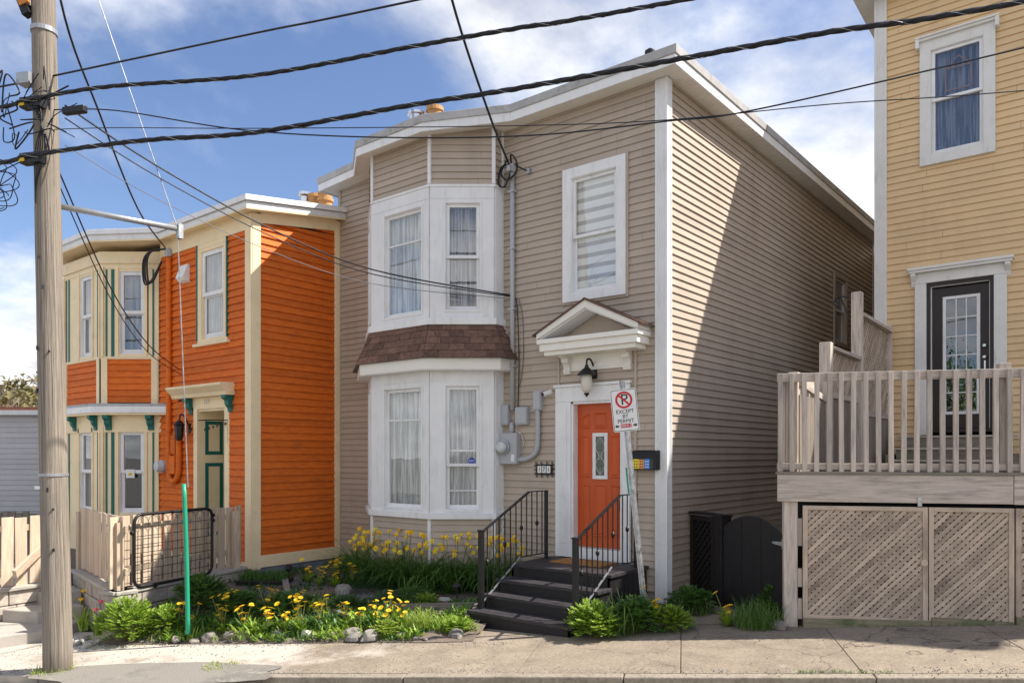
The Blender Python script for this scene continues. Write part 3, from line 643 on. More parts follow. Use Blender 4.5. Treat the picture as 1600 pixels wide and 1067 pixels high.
MB(FM).box(-1.40, -.66, -.13, .03, .70, .725).build('threshold', 'chrome', DF)
# pedimented door hood
b = MB(FM); b.box(-1.77, -.23, 0, .34, 3.44, 3.54); b.box(-1.80, -.20, 0, .37, 3.54, 3.605); b.box(-1.72, -.28, 0, .30, 3.38, 3.44)
HOOD = b.build('door_hood', 'ivory', H1, bevel=.005)
for sgn in (1, -1):
    c = -1.0; x0, x1 = c + sgn * .80, c
    def rk(u0, z0, u1, z1, w, n0, n1, m, nm):
        d = Vector((u1 - u0, z1 - z0)).normalized(); p = Vector((-d.y, d.x)) * w
        if p.y < 0: p = -p
        P = [(u0, z0), (u1, z1), (u1, z1 - p.y - abs(p.x) * abs(d.y / d.x)), (u0 + (0), z0 - p.y)]
        if u0 > u1: P = P[::-1]
        return MB(FM).prism(P[::-1], 'n', n0, n1).build(nm, m, HOOD)
    rk(x0, 3.70, x1, 4.075, .10, .0, .37, 'ivory', 'rake_board'); rk(x0 - sgn * .03, 3.655, x1, 4.035 - .075 + .05, .06, .0, .335, 'white', 'rake_moulding')
    MB(FM).bar((c + sgn * .86, .19, 3.665), (c - sgn * .012, .19, 4.085), .40, .022, up=(0, 0, 1)).build('hood_roof', 'shingle', HOOD)
MB(FM).prism([(-1.62, 3.605), (-.38, 3.605), (-1.0, 3.93)][::-1], 'n', .0, .03).build('tympanum', 'taupe', HOOD)
b = MB(FM); b.box(-1.50, -.50, 0, .035, 3.17, 3.40); b.box(-1.50, -.40, 0, .05, 3.40, 3.44); b.box(-1.46, -.54, .035, .042, 3.2, 3.21); b.build('hood_panel', 'ivory', HOOD, bevel=.003)
for uu in (-1.50, -.54):
    b = MB(FM); P = [(0, 3.13), (.06, 3.13), (.075, 3.18), (.06, 3.22), (.09, 3.27), (.12, 3.29), (.13, 3.34), (.20, 3.37), (.20, 3.44), (0, 3.44)]
    b.prism(P, 'x', uu - .05, uu + .06); b.build('bracket', 'ivory', HOOD, bevel=.004)
for uu in (-1.66, -.42): MB(FM).box(uu - .018, uu + .018, 0, .03, 2.985, 3.40).build('trim_strip', 'taupe_trim', H1)
MB(FM).box(-.44, -.405, 0, .034, .56, 3.4).build('trim_strip', 'taupe_trim', H1)
# conduit and electrics
def T(fr, pts, r, nm, m, par, k=8): return MB(fr).tube(pts, r, k).build(nm, m, par, smooth=True)
cd = thing('service_conduit', (-2.49, -.06, 2.5), 'grey service mast conduit with weatherhead running up beside the bay', 'conduit')
T(FM, [(-2.47, .06, 2.66), (-2.47, .06, 6.22)], .036, 'pipe', 'grey_plastic', cd, 10)
b = MB(FM); b.lathe((-2.47, .06, 6.2), [(.05, 0), (.06, .05), (.05, .12), (.02, .14)], 12); b.box(-2.50, -2.44, .06, .16, 6.2, 6.28); b.build('weatherhead', 'grey_plastic', cd)
for z in (3.3, 4.15, 5.05, 5.9): MB(FM).box(-2.525, -2.415, .0, .10, z, z + .025).build('strap', 'grey_plastic', cd)
b = MB(FM); b.tube(catmull([(-2.47, .08, 6.28), (-2.42, .16, 6.42), (-2.33, .14, 6.3), (-2.36, .12, 6.15), (-2.52, .13, 6.08), (-2.62, .14, 6.2), (-2.5, .16, 6.35)], 6), .014, 5)
b.tube(catmull([(-2.47, .1, 6.3), (-2.62, .14, 6.28), (-2.66, .15, 6.05), (-2.55, .15, 5.98), (-2.45, .14, 6.15)], 6), .014, 5); b.tube(catmull([(-2.4, .09, 6.3), (-2.3, .14, 6.22), (-2.2, .08, 6.16)], 5), .012, 5); b.build('drip_loop', 'cable', cd, smooth=True)
MB(FM).box(-2.21, -2.15, 0, .07, 6.12, 6.19).build('insulator', 'grey_steel', cd)
T(FM, catmull([(-2.41, .05, 4.33), (-2.38, .05, 4.1), (-2.36, .04, 3.4), (-2.38, .04, 2.7)], 5), .008, 'comm_cable', 'cable', cd, 5)
T(FM, catmull([(-2.36, .04, 4.3), (-2.30, .03, 4.0), (-2.29, .03, 3.4), (-2.36, .03, 3.0)], 5), .006, 'comm_cable', 'wire_grey', cd, 4)
mb = thing('meter_box', (-2.51, -.06, 1.86), 'grey electricity meter box with round glass meter below the conduit', 'meter')
MB(FM).box(-2.70, -2.34, .0, .13, 1.86, 2.32).build('housing', 'grey_plastic', mb, bevel=.008)
b = MB(FM); b.lathe((-2.57, .13, 2.11), [(.115, 0), (.115, .03), (.095, .035)], 20, 'y'); b.build('ring', 'grey_steel', mb)
b = MB(FM); b.lathe((-2.57, .165, 2.11), [(.09, 0), (.088, .05), (.07, .08), (.0, .085)], 20, 'y'); b.build('meter_glass', 'meter_glass', mb, smooth=True)
MB(FM).box(-2.44, -2.38, .13, .134, 1.9, 2.0).build('notice', 'sign_white', mb)
T(FM, catmull([(-2.0, .06, 2.64), (-2.0, .06, 2.25), (-2.03, .06, 2.05), (-2.16, .06, 1.95), (-2.36, .06, 1.92)], 6), .037, 'elbow_pipe', 'grey_plastic', mb, 10)
T(FM, [(-2.48, .06, 2.30), (-2.48, .06, 2.48)], .036, 'nipple', 'grey_plastic', mb, 10)
for (a, c, z0, z1, nm, lab) in ((-2.71, -2.53, 2.44, 2.74, 'junction_box', 'grey junction box behind the foot of the conduit'), (-2.40, -2.18, 2.44, 2.70, 'cable_box', 'squat grey cable box right of the conduit foot'), (-2.07, -1.93, 2.64, 2.92, 'splice_box', 'pale grey splice box on top of the elbow pipe')):
    t = thing(nm, ((a + c) / 2, -.05, z0), lab, 'junction box'); MB(FM).box(a, c, 0, .09, z0, z1).build('housing', 'grey_plastic' , t, bevel=.008); MB(FM).box(a + .01, c - .01, .09, .1, z0 + .02, z1 - .02).build('lid', 'grey_plastic', t, bevel=.004)
    if nm == 'cable_box': T(FM, catmull([(-2.38, .05, 2.44), (-2.40, .06, 2.36), (-2.31, .05, 2.3), (-2.27, .05, 2.15), (-2.30, .05, 2.1)], 5), .005, 'wire_loop', 'lead_line', t, 4)
# wall lantern
wl = thing('wall_lantern', (-1.09, -.1, 2.9), 'black carriage lantern with ribbed glass above the front door', 'lamp')
b = MB(FM); b.box(-1.13, -1.02, .0, .03, 3.04, 3.32); b.build('back_plate', 'black_metal', wl, bevel=.012)
b = MB(FM); b.tube(catmull([(-1.075, .03, 3.22), (-1.075, .1, 3.3), (-1.075, .19, 3.29), (-1.075, .2, 3.2)], 5), .014, 6); b.build('arm', 'black_metal', wl, smooth=True)
b = MB(FM); b.lathe((-1.075, .2, 3.08), [(.135, 0), (.125, .015), (.06, .08), (.03, .1), (.025, .13), (.01, .15)], 20); b.build('cap', 'black_metal', wl)
b = MB(FM); b.lathe((-1.075, .2, 2.83), [(.03, 0), (.065, .05), (.08, .12), (.07, .2), (.075, .25)], 20); b.build('glass_shade', 'lamp_glass', wl, smooth=True)
b = MB(FM); b.lathe((-1.075, .2, 2.78), [(.004, 0), (.015, .02), (.04, .045), (.035, .055)], 16); b.build('finial', 'black_metal', wl)
sc_ = thing('security_camera', (-1.83, -.08, 2.82), 'small white bullet security camera left of the door head', 'camera')
MB(FM).bar((-1.80, .0, 2.88), (-1.80, .06, 2.88), .05, .05).build('mount', 'sign_white', sc_); b = MB(FM); b.tube([(-1.79, .03, 2.90), (-1.845, .15, 2.86)], .034, 12); b.build('body', 'sign_white', sc_); MB(FM).tube([(-1.845, .15, 2.86), (-1.849, .158, 2.857)], .028, 12).build('lens', 'black_metal', sc_)
# house number plaque
pq = thing('number_plaque', (-1.91, -.03, 1.70), 'small house number plaque with scrolled black iron border', 'plaque')
MB(FM).box(-2.05, -1.77, .016, .03, 1.71, 1.86).build('plate', 'black_metal', pq)
for i, chh in enumerate('171'):
    uu = -1.99 + i * .08; MB(FM).box(uu - .032, uu + .032, .03, .036, 1.735, 1.835).build('number_tile', 'sign_white', pq); text(chh, FM, uu, 1.785, .09, .038, 'sign_black', pq, 'numeral')
b = MB(FM)
for i in range(14):
    t = i / 14 * 2 * math.pi; x = -1.91 + .16 * max(-1, min(1, 1.4 * math.cos(t))); z = 1.785 + .095 * max(-1, min(1, 1.4 * math.sin(t)))
    b.tube([(x + .022 * math.cos(a * .7 + t) * (1 - a / 14), .025, z + .022 * math.sin(a * .7 + t) * (1 - a / 14)) for a in range(12)], .004, 4)
b.build('scroll_border', 'black_metal', pq, kind='stuff')
# mailbox
mbx = thing('mailbox', (-.28, -.08, 1.82), 'black wall mailbox painted with a row of colourful houses', 'mailbox')
b = MB(FM); b.prism([(0, 1.80), (.13, 1.80), (.13, 1.98), (.10, 2.03), (.05, 2.055), (0, 2.06)], 'x', -.45, -.06); b.build('box', 'black_metal', mbx, bevel=.008)
for i, (cn, w, h) in enumerate((('pic_red', .04, .12), ('pic_yellow', .085, .125), ('pic_orange', .075, .12), ('pic_blue', .075, .13), ('pic_dark', .045, .125))):
    u0 = -.445 + sum((.04, .085, .075, .075, .045)[:i]) + .004 * i
    MB(FM).box(u0, u0 + w, .13, .134, 1.815, 1.815 + h).build('painted_house', cn, mbx)
    b = MB(FM)
    for r in range(3):
        for c in range(2): b.box(u0 + w * (.2 + .4 * c), u0 + w * (.38 + .4 * c), .134, .1355, 1.83 + .036 * r, 1.848 + .036 * r)
    b.build('painted_window', 'sign_white' if i == 3 else 'pic_dark', mbx)
# front steps
ST = thing('front_steps', (-.97, -.9, -.1), 'black painted wooden front steps with landing up to the orange door', 'steps')
X0, X1 = -1.74, -.24
def tread(y0, y1, z, nm='tread'):
    n = 3 if y0 - y1 < .4 else 7; w = (y0 - y1) / n
    for i in range(n): MB().box(X0 - .03, X1 + .03, y0 - (i + 1) * w + .004, y0 - i * w, z - .04, z).build('tread_board' if nm == 'tread' else 'landing_board', 'tread', ST, bevel=.004)
tread(-.05, -1.02, .55, 'l'); tread(-.99, -1.32, .39); tread(-1.29, -1.60, .235); tread(-1.57, -1.88, .075)
for y, z0, z1 in ((-1.0, .35, .51), (-1.30, .195, .35), (-1.58, .035, .195), (-1.86, -.16, .035)): MB().box(X0, X1, y, y + .03, z0, z1).build('riser', 'black_paint', ST)
for k in range(8):
    y0 = -.06 - k * .118; MB().box(X1 - .03, X1, y0 - .114, y0, -.15, .51).build('skirt_board', 'black_paint', ST); MB().box(X0, X0 + .03, y0 - .114, y0, -.15, .51).build('skirt_board', 'black_paint', ST)
for xx in (X0, X1 - .03):
    MB().prism([(-1.0, -.2), (-1.86, -.2), (-1.86, .03), (-1.6, .03), (-1.6, .19), (-1.32, .19), (-1.32, .35), (-1.0, .35)][::-1], 'x', xx, xx + .03).build('stringer', 'black_paint', ST)
mt = MB().box(-1.42, -.62, -.58, -.16, .552, .568).build('door_mat', 'coir'); tag(mt, 'brown coir door mat lying on the black landing', 'mat')
for nm, xx, lab, col in (('stair_railing', X0 + .06, 'black iron stair railing on the bay window side of the steps', None), ('stair_railing', X1 - .03, 'black iron stair railing beside the leaning sign post', None)):
    rl = thing(nm, (xx, -.9, .1), lab, 'railing', 'stair railings')
    ya, yb = -.30, -.70; yc = -1.70
    MB().box(xx - .02, xx + .02, ya - .02, ya + .02, .55, 1.50).build('post', 'black_metal', rl); MB().box(xx - .03, xx + .03, yc - .03, yc + .03, .06 if xx < -1 else .06, 1.04).build('newel_post', 'black_metal', rl, bevel=.004)
    MB().box(xx - .037, xx + .037, yc - .037, yc + .037, 1.04, 1.06).build('newel_cap', 'black_metal', rl, bevel=.004)
    MB().bar((xx, ya + .03, 1.495), (xx, yb, 1.495), .045, .012).build('handrail', 'black_metal', rl); MB().bar((xx, yb, 1.495), (xx, yc, 1.02), .045, .012).build('handrail', 'black_metal', rl)
    MB().bar((xx, ya, .63), (xx, yb - .2, .63), .02, .012).build('bottom_rail', 'black_metal', rl); MB().bar((xx, yb - .2, .63), (xx, yc, .13), .02, .012).build('bottom_rail', 'grey_steel', rl)
    for k in range(11):
        y = ya - .1 - k * .118; top = 1.49 if y > yb else 1.49 + (y - yb) * (.475 / 1.0); bot = .63 if y > yb - .2 else .63 + (y - yb + .2) * (.5 / .8)
        bb = MB().box(xx - .006, xx + .006, y - .006, y + .006, bot, top).build('baluster', 'black_metal', rl)
        if k % 3 == 1: b = MB(); b.lathe((xx, y, (bot + top) / 2 - .04), [(.007, 0), (.02, .02), (.026, .04), (.02, .06), (.007, .08)], 8); b.build('knuckle', 'black_metal', bb)
# sticker in the lower bay window
stk = MB(FB2); stk.prism([(.62 + .055 * math.cos(R(22.5 + 45 * i)), 1.905 + .055 * math.sin(R(22.5 + 45 * i))) for i in range(8)][::-1], 'n', -.012, -.009)
sto = stk.build('window_sticker', 'blue_sticker'); tag(sto, 'blue octagonal alarm sticker in the lower bay window', 'sticker')
text('ADT', FB2, .62, 1.905, .042, -.007, 'sign_white', sto)

# ------------------------------------------------------------------ orange neighbour
H2 = thing('row_house', (-9.3, .5, .1), 'orange clapboard row house with cream trim and teal stripes', 'house')
YO = -1.81; XO = -6.54
FO = Fr(0, YO, 1, 0); FOS = Fr(XO, YO, 0, 1)
Q1 = (-9.57, YO); Q2 = (-10.43, -2.49); Q3 = (-12.06, -2.49); Q4 = (-12.92, YO)
FQ2 = Fr(Q2[0], Q2[1], Q1[0] - Q2[0], Q1[1] - Q2[1]); LQ2 = math.hypot(Q1[0] - Q2[0], Q1[1] - Q2[1]); FQ1 = Fr(Q3[0], Q3[1], 1, 0); LQ1 = Q2[0] - Q3[0]; FQ3 = Fr(Q4[0], Q4[1], Q3[0] - Q4[0], Q3[1] - Q4[1])
cb_ = MB().prism([(-13.3, YO + .25), (-8.3, YO + .25), (-8.3, YO + 1.1), (-7.22, YO + 1.1), (-7.22, YO + .25), (XO - .2, YO + .25), (XO - .2, 6.5), (-13.3, 6.5)], 'z', -.3, 5.9)
W2 = cb_.build('wall', 'dark_room', H2)
EO = .1205
def otop(u): return 5.83 + .148 * u     # side frieze rises towards the back
siding(W2, FOS, .14, 1.80, .33, 6.2, EO, 'orange', topfun=otop, th=.03)
siding(W2, FO, -9.55, -6.68, .2, 5.72, EO, 'orange', [(-8.10, -7.30, 3.98, 5.60), (-8.22, -7.30, .1, 2.80), (-8.85, -7.0, 2.99, 3.06)], th=.03)
for fr, L0 in ((FQ1, LQ1), (FQ2, LQ2), (FQ3, LQ2)): siding(W2, fr, .02, L0 - .02, 2.99, 3.80, EO, 'orange', th=.028)
# cream trim
def bx(fr, nm, m, par, *a, bev=.004): return MB(fr).box(*a).build(nm, m, par, bevel=bev)
bx(FO, 'corner_board', 'cream', H2, -6.68, XO + .03, 0, .035, .1, 5.96); bx(FOS, 'corner_board', 'cream', H2, -.001, .15, 0, .037, .1, 5.97)
bx(FOS, 'corner_board', 'cream', H2, 1.68, 1.80, 0, .037, .1, 6.25); bx(FOS, 'base_board', 'cream', H2, .15, 1.68, 0, .04, .13, .33)
MB(FOS).prism([(.15, 5.83), (1.68, 6.06), (1.68, 6.26), (.15, 6.02)][::-1], 'n', 0, .034).build('frieze_board', 'cream', H2)
bx(FO, 'frieze_board', 'cream', H2, -9.5, -6.68, 0, .034, 5.70, 5.98)
bx(FO, 'base_board', 'cream', H2, -9.5, -6.68, 0, .03, .1, .22)
MB().prism([(-13.3, YO + .02), (XO - .02, YO + .02), (XO - .02, 6), (-13.3, 6)], 'z', -.5, .13).build('foundation', 'footing', H2); MB().box(XO - .1, XO + .015, YO - .012, -.03, -.5, .12).build('footing', 'footing', H2)
# bay trim
def obay(fr, L0, wu0, wu1):
    for z0, z1, a0, a1 in ((3.84, 5.55, 3.90, 5.46), (.05, 2.52, .90, 2.44)):
        b = MB(fr); b.box(0, wu0, -.03, .02, z0, z1); b.box(wu1, L0, -.03, .02, z0, z1); b.box(wu0, wu1, -.03, .02, a1, z1); b.box(wu0, wu1, -.03, .02, z0, a0); t = b.build('bay_trim', 'cream', H2)
        for uu, w, m in ((.085, .03, 'teal'), (.19, .055, 'teal'), (L0 - .13, .03, 'teal')):
            bx(fr, 'stripe', m, t, uu, uu + w, .02, .034, z0 + .01, min(z1, a1 + .03), bev=.002)
        for uu in (.0, L0 - .05): bx(fr, 'pilaster', 'cream', t, uu, uu + .05, .02, .05, z0, z1)
        bx(fr, 'pilaster', 'cream', t, wu0 - .07, wu0 - .01, .02, .04, z0, z1); bx(fr, 'pilaster', 'cream', t, wu1 + .01, wu1 + .07, .02, .04, z0, z1)
        window(H2, fr, wu0, wu1, a0, a1, n0=-.01, casing=False, proud=.03, cur='drape' if z0 > 3 else None, glass='glass_dark', waves=5, split=.5, sash=.06, ms='white')
obay(FQ2, LQ2, .34, .80); obay(FQ1, LQ1, .72, 1.25); obay(FQ3, LQ2, .34, .80)
def obay_off(o):
    n = Vector((.618, -.786)); uu = Vector((.786, .618)); q = Vector(Q2) + n * o
    t = (-2.49 - o - q.y) / uu.y; t2 = (YO - q.y) / uu.y; c = (Q1[0] + Q4[0]) / 2
    r = [(q.x + uu.x * t, -2.49 - o), (q.x + uu.x * t2, YO)]; return [(2 * c - x, y) for x, y in r][::-1] + r
def oring(o, z0, z1, nm, m, t=None):
    if t is None: return MB().prism(obay_off(o), 'z', z0, z1).build(nm, m, H2, bevel=.005)
    a, c = obay_off(o), obay_off(o - t); b = MB()
    for i in range(3):
        p, q, r, s = a[i], a[i + 1], c[i + 1], c[i]; b.hexa([(*p, z0), (*q, z0), (*r, z0), (*s, z0), (*p, z1), (*q, z1), (*r, z1), (*s, z1)])
    return b.build(nm, m, H2, bevel=.005)
oring(.03, 5.50, 5.62, 'bay_frieze', 'cream', .08); oring(.06, 5.60, 5.82, 'bay_cornice', 'cream'); oring(.03, 3.80, 3.86, 'bay_sill', 'cream', .08); oring(.04, 2.42, 2.74, 'bay_frieze', 'cream', .07)
oring(.20, 2.74, 2.78, 'eave_soffit', 'cream'); oring(.22, 2.78, 2.90, 'gutter', 'white'); oring(.2, 2.90, 2.955, 'bay_roof', 'roof_metal')
for fr, L0 in ((FQ1, LQ1), (FQ2, LQ2)):
    for uu in (.0, L0 - .03): bx(fr, 'corner_strip', 'cream', H2, uu, uu + .12 if uu == 0 else uu + .03, .0, .04, 2.95, 3.82)
    bx(fr, 'corner_strip', 'cream', H2, L0 - .15, L0, .0, .04, 2.95, 3.82)
    for uu in ((.10, L0 - .2) if fr is FQ2 else (.5, L0 - .2)):
        MB(fr).prism([(.03, 2.46), (.07, 2.46), (.075, 2.52), (.12, 2.58), (.13, 2.64), (.19, 2.68), (.19, 2.74), (.03, 2.74)], 'x', uu, uu + .11).build('bracket', 'teal', H2, bevel=.005)
# roof with white gutter, rising to the back
def rz(y): return 5.97 + .172 * (y - YO)
RO = obay_off(.26); RO = [(-13.6, YO - .22), (RO[0][0], YO - .22)] + RO[1:3] + [(RO[3][0] + .05, YO - .22), (XO + .2, YO - .22), (XO + .2, -.06), (XO - .3, 5.0), (-13.6, 5.0)]
RO[4] = (RO[3][0] + .786 * 1.45, YO - .22)
def tilt(P, z0, z1, nm, m):
    b = MB(); n = len(P); zz = lambda p: rz(max(p[1], YO)) 
    b.add([(x, y, zz((x, y)) + z0) for x, y in P] + [(x, y, zz((x, y)) + z1) for x, y in P], [tuple(range(n))[::-1], tuple(range(n, 2 * n))] + [(i, (i + 1) % n, n + (i + 1) % n, n + i) for i in range(n)]); return b.build(nm, m, H2, bevel=.005)
tilt(RO, -.03, 0, 'soffit', 'cream'); tilt(offp(RO, .0), .0, .10, 'fascia', 'white'); tilt(offp(RO, .04), .10, .19, 'gutter', 'white'); OR = tilt(offp(RO, -.03), .19, .215, 'roof', 'roof_metal')
tag(OR)
MB().box(-9.05, -8.0, .75, 1.25, 6.2, 7.03).build('chimney', 'brick_red', OR)
for k, (px_, py_, m) in enumerate(((-8.85, .95, 'chrome'), (-8.58, 1.0, 'terracotta'), (-8.24, 1.0, 'terracotta'))):
    b = MB(); 
    if m == 'chrome': b.lathe((px_, py_, 7.03), [(.11, 0), (.11, .42), (.15, .45), (.15, .51), (.03, .54)], 16); b.build('flue_cap', m, OR)
    else: b.lathe((px_, py_, 7.03), [(.16, 0), (.14, .12), (.14, .2), (.17, .21), (.17, .27), (.14, .28), (.14, .35), (.16, .36), (.15, .43), (.1, .44)], 16); b.build('chimney_pot', m, OR)
b = MB(); b.lathe((-9.3, 1.0, 6.2), [(.07, 0), (.07, .35), (.05, .36), (.05, .4)], 12); b.build('roof_vent', 'grey_steel', OR)
# window over the door
window(H2, FO, -8.06, -7.34, 4.02, 5.56, mt='cream', ms='white', case=.12, head=.14, sill=.06, proud=.03, split=.5, cur='drape', glass='glass_dark', sash=.07, waves=4)
for uu in (-8.20, -7.24): bx(FO, 'stripe', 'teal', H2, uu, uu + .03, .0, .045, 4.0, 5.7)
bx(FO, 'window_sill', 'cream', H2, -8.26, -7.14, .0, .08, 3.90, 3.95)
# recessed entry
b = MB(FO); b.box(-8.30, -8.18, 0, .035, .1, 2.80); b.box(-7.30, -7.16, 0, .035, .1, 2.80); b.box(-8.30, -7.16, 0, .035, 2.80, 2.84)
EN = b.build('entry_frame', 'cream', H2, bevel=.004)
b = MB(FO); b.box(-8.20, -8.18, -.9, 0, .1, 2.8); b.box(-7.30, -7.28, -.9, 0, .1, 2.8); b.box(-8.18, -7.3, -.9, 0, 2.76, 2.8); b.build('entry_lining', 'cream', EN)
FJ = Fr(-8.18, YO, 0, 1)   # left reveal facing +x
for z0, z1 in ((2.0, 2.6), (.55, 1.85)): rectframe(MB(FJ), .12, .46, z0, z1, .0, .012, .06).build('reveal_panel', 'teal', EN)
MB(FO).box(-8.18, -7.30, -1.05, -.9, .1, 2.76).build('entry_wall', 'white', EN)
OD = MB(FO).box(-7.98, -7.32, -.9, -.86, .12, 2.25).build('door', 'teal', H2); MB(FO).box(-8.06, -7.30, -.9, -.85, 2.25, 2.36).build('door_head', 'white', OD); pane(FO, -7.9, -7.4, 2.42, 2.68, -.84, 'glass_dark', OD)
b = MB(FO); b.prism([(0, 3.0), (.16, 3.0), (.18, 3.06), (.28, 3.16), (.28, 3.2), (0, 3.22)], 'x', -8.82, -7.02); DH = b.build('door_hood', 'cream', H2, bevel=.004)
bx(FO, 'lintel_board', 'cream', DH, -8.40, -7.12, .0, .03, 2.62 + .22, 3.0)
for uu in (-8.45, -7.18): MB(FO).prism([(.0, 2.72), (.04, 2.72), (.05, 2.78), (.10, 2.84), (.11, 2.91), (.17, 2.95), (.17, 3.0), (.0, 3.0)], 'x', uu, uu + .12).build('bracket', 'teal', DH, bevel=.005)
text('169', FO, -7.86, 2.92, .13, .032, 'roof_metal', DH, 'house_number')
b = MB(FO); b.tube(catmull([(-7.66, .03, 2.6), (-7.66, .3, 2.58), (-7.3, .3, 2.58), (-7.2, .03, 2.58)], 4), .008, 4)
for k in range(6): b.tube([(-7.24 + .03 * math.cos(a * .6) * (1 - a / 16) - k * .05, .05 + k * .045, 2.52 - .02 * k + .03 * math.sin(a * .6) * (1 - a / 16)) for a in range(14)], .006, 4)
b.tube([(-7.2, .03, 2.6), (-7.2, .03, 2.2)], .008, 4); b.build('iron_bracket', 'black_metal', DH, kind='stuff')
# extract vent, electrics
ev = MB(FO); ev.prism([(0, 5.10), (.10, 5.13), (.15, 5.18), (.06, 5.42), (0, 5.42)], 'x', -8.72, -8.46); tag(ev.build('vent_cover', 'sign_white', bevel=.008), 'white plastic vent cover beside the orange house upper window', 'vent')
oc = thing('service_conduit', (-9.15, YO - .05, 1.6), 'orange painted service pipe with meter boxes on the orange house', 'conduit')
T(FO, catmull([(-9.12, .06, 5.68), (-9.12, .06, 3.2), (-9.12, .06, 2.0), (-9.1, .06, 1.62), (-8.98, .07, 1.52), (-8.82, .07, 1.55), (-8.74, .07, 1.75), (-8.74, .07, 2.25)], 6), .05, 'pipe', 'orange', oc, 10)
bx(FO, 'junction_box', 'orange', oc, -8.95, -8.8, 0, .12, 2.02, 2.35); bx(FO, 'junction_box', 'orange', oc, -8.98, -8.78, 0, .14, 1.65, 1.98)
b = MB(FO); b.lathe((-9.33, .04, 1.78), [(.12, 0), (.12, .07), (.1, .12), (.09, .16), (0, .17)], 18, 'y'); b.build('meter_glass', 'meter_glass', oc)
b = MB(FO); b.lathe((-9.12, .06, 5.65), [(.06, 0), (.075, .06), (.06, .14), (.01, .17)], 12); b.build('weatherhead', 'grey_plastic', oc)
b = MB(FO)
for dx, dz in ((-.45, -.5), (-.38, -.42), (-.3, -.36)): b.tube(catmull([(-9.12, .12, 5.78), (-9.2 + dx * .5, .25, 5.76), (-9.15 + dx, .3, 5.6), (-9.12 + dx, .3, 5.3 + dz * .2), (-9.15 + dx * .6, .25, 5.2), (-9.15, .18, 5.55)], 6), .018, 5)
b.build('drip_loop', 'cable', oc, smooth=True)
T(FO, [(-9.42, .30, 5.2), (-9.42, .30, 3.9)], .012, 'drop_cable', 'cable', oc, 5)
ol = thing('wall_lantern', (-8.52, YO - .1, 2.3), 'black lantern left of the orange house entry', 'lamp')
b = MB(FO); b.tube(catmull([(-8.45, .02, 2.45), (-8.45, .1, 2.65), (-8.5, .16, 2.72), (-8.52, .18, 2.6)], 5), .014, 6); b.build('arm', 'black_metal', ol); b = MB(FO); b.lathe((-8.52, .18, 2.25), [(.05, 0), (.07, .08), (.08, .26), (.10, .28), (.03, .36)], 6); b.build('lantern', 'black_metal', ol); bx(FO, 'back_plate', 'black_metal', ol, -8.5, -8.40, 0, .03, 2.38, 2.56)
ws = MB(FQ2).box(.46, .62, .005, .012, 1.56, 1.72).build('window_sign', 'sign_white'); tag(ws, 'small notice with a yellow mark in the orange house lower window', 'sign'); MB(FQ2).prism([(.54 + .04 * math.cos(k * .785), 1.63 + .03 * math.sin(k * .785)) for k in range(8)][::-1], 'n', .013, .016).build('mark', 'yellow_plastic', ws)
# ------------------------------------------------------------------ tan neighbour
H3 = thing('row_house', (4.6, 8, .2), 'tall tan sided house with dark glazed door above a wooden deck', 'house')
YT, XT = 4.23, 1.60
FT = Fr(0, YT, 1, 0); FTS = Fr(XT, YT + 9, 0, -1)
W3 = MB().box(XT + .12, 9.5, YT + .25, YT + 10, .3, 9.25).build('wall', 'dark_room', H3)
siding(W3, FT, XT + .13, 5.6, 1.7, 9.28, .1068, 'tan', [(2.30, 3.10, 6.58, 8.24), (2.27, 3.23, 1.0, 4.66)])
MB(FT).box(5.6, 9.5, -.012, .012, 1.7, 9.28).build('wall_panel', 'tan', H3)
MB().box(XT, XT + .15, YT + .02, YT + 10, .3, 9.28).build('side_wall', 'tan', H3)
fluted(FT, XT - .03, XT + .15, 1.7, 9.27, -.01, .04, 'old_white', H3)
MB(FT).box(XT - .3, 9.6, -10, .28, 9.28, 9.36).build('soffit', 'old_white', H3); MB(FT).box(XT - .32, 9.6, -10, .30, 9.36, 9.52).build('fascia', 'white', H3); MB(FT).box(XT - .3, 9.5, -10, .28, 9.52, 9.6).build('roof', 'roof_metal', H3)
window(H3, FT, 2.37, 3.06, 6.60, 8.20, mt='old_white', ms='white', case=.15, head=.16, sill=.15, proud=.04, n0=.016, split=.52, cur='dim_drape', glass='glass_dark')
bx(FT, 'window_head', 'old_white', H3, 2.19, 3.24, .0, .10, 8.36, 8.40); bx(FT, 'window_head', 'old_white', H3, 2.17, 3.26, .0, .13, 8.40, 8.425)
for uu in (2.17, 3.21): bx(FT, 'window_corbel', 'old_white', H3, uu, uu + .05, .0, .12, 8.26, 8.40)
b = MB(FT)
for a, c in (((2.56, 7.55), (2.56, 7.88)), ((2.56, 7.88), (2.73, 8.05)), ((2.73, 8.05), (2.9, 7.88)), ((2.9, 7.88), (2.9, 7.55)), ((2.54, 7.55), (2.92, 7.55)), ((2.56, 7.88), (2.9, 7.88))): b.bar((a[0], -.04, a[1]), (c[0], -.04, c[1]), .016, .016)
dec = b.build('window_ornament', 'terracotta'); tag(dec, 'little house shaped ornament hanging in the tan house upper window', 'ornament')
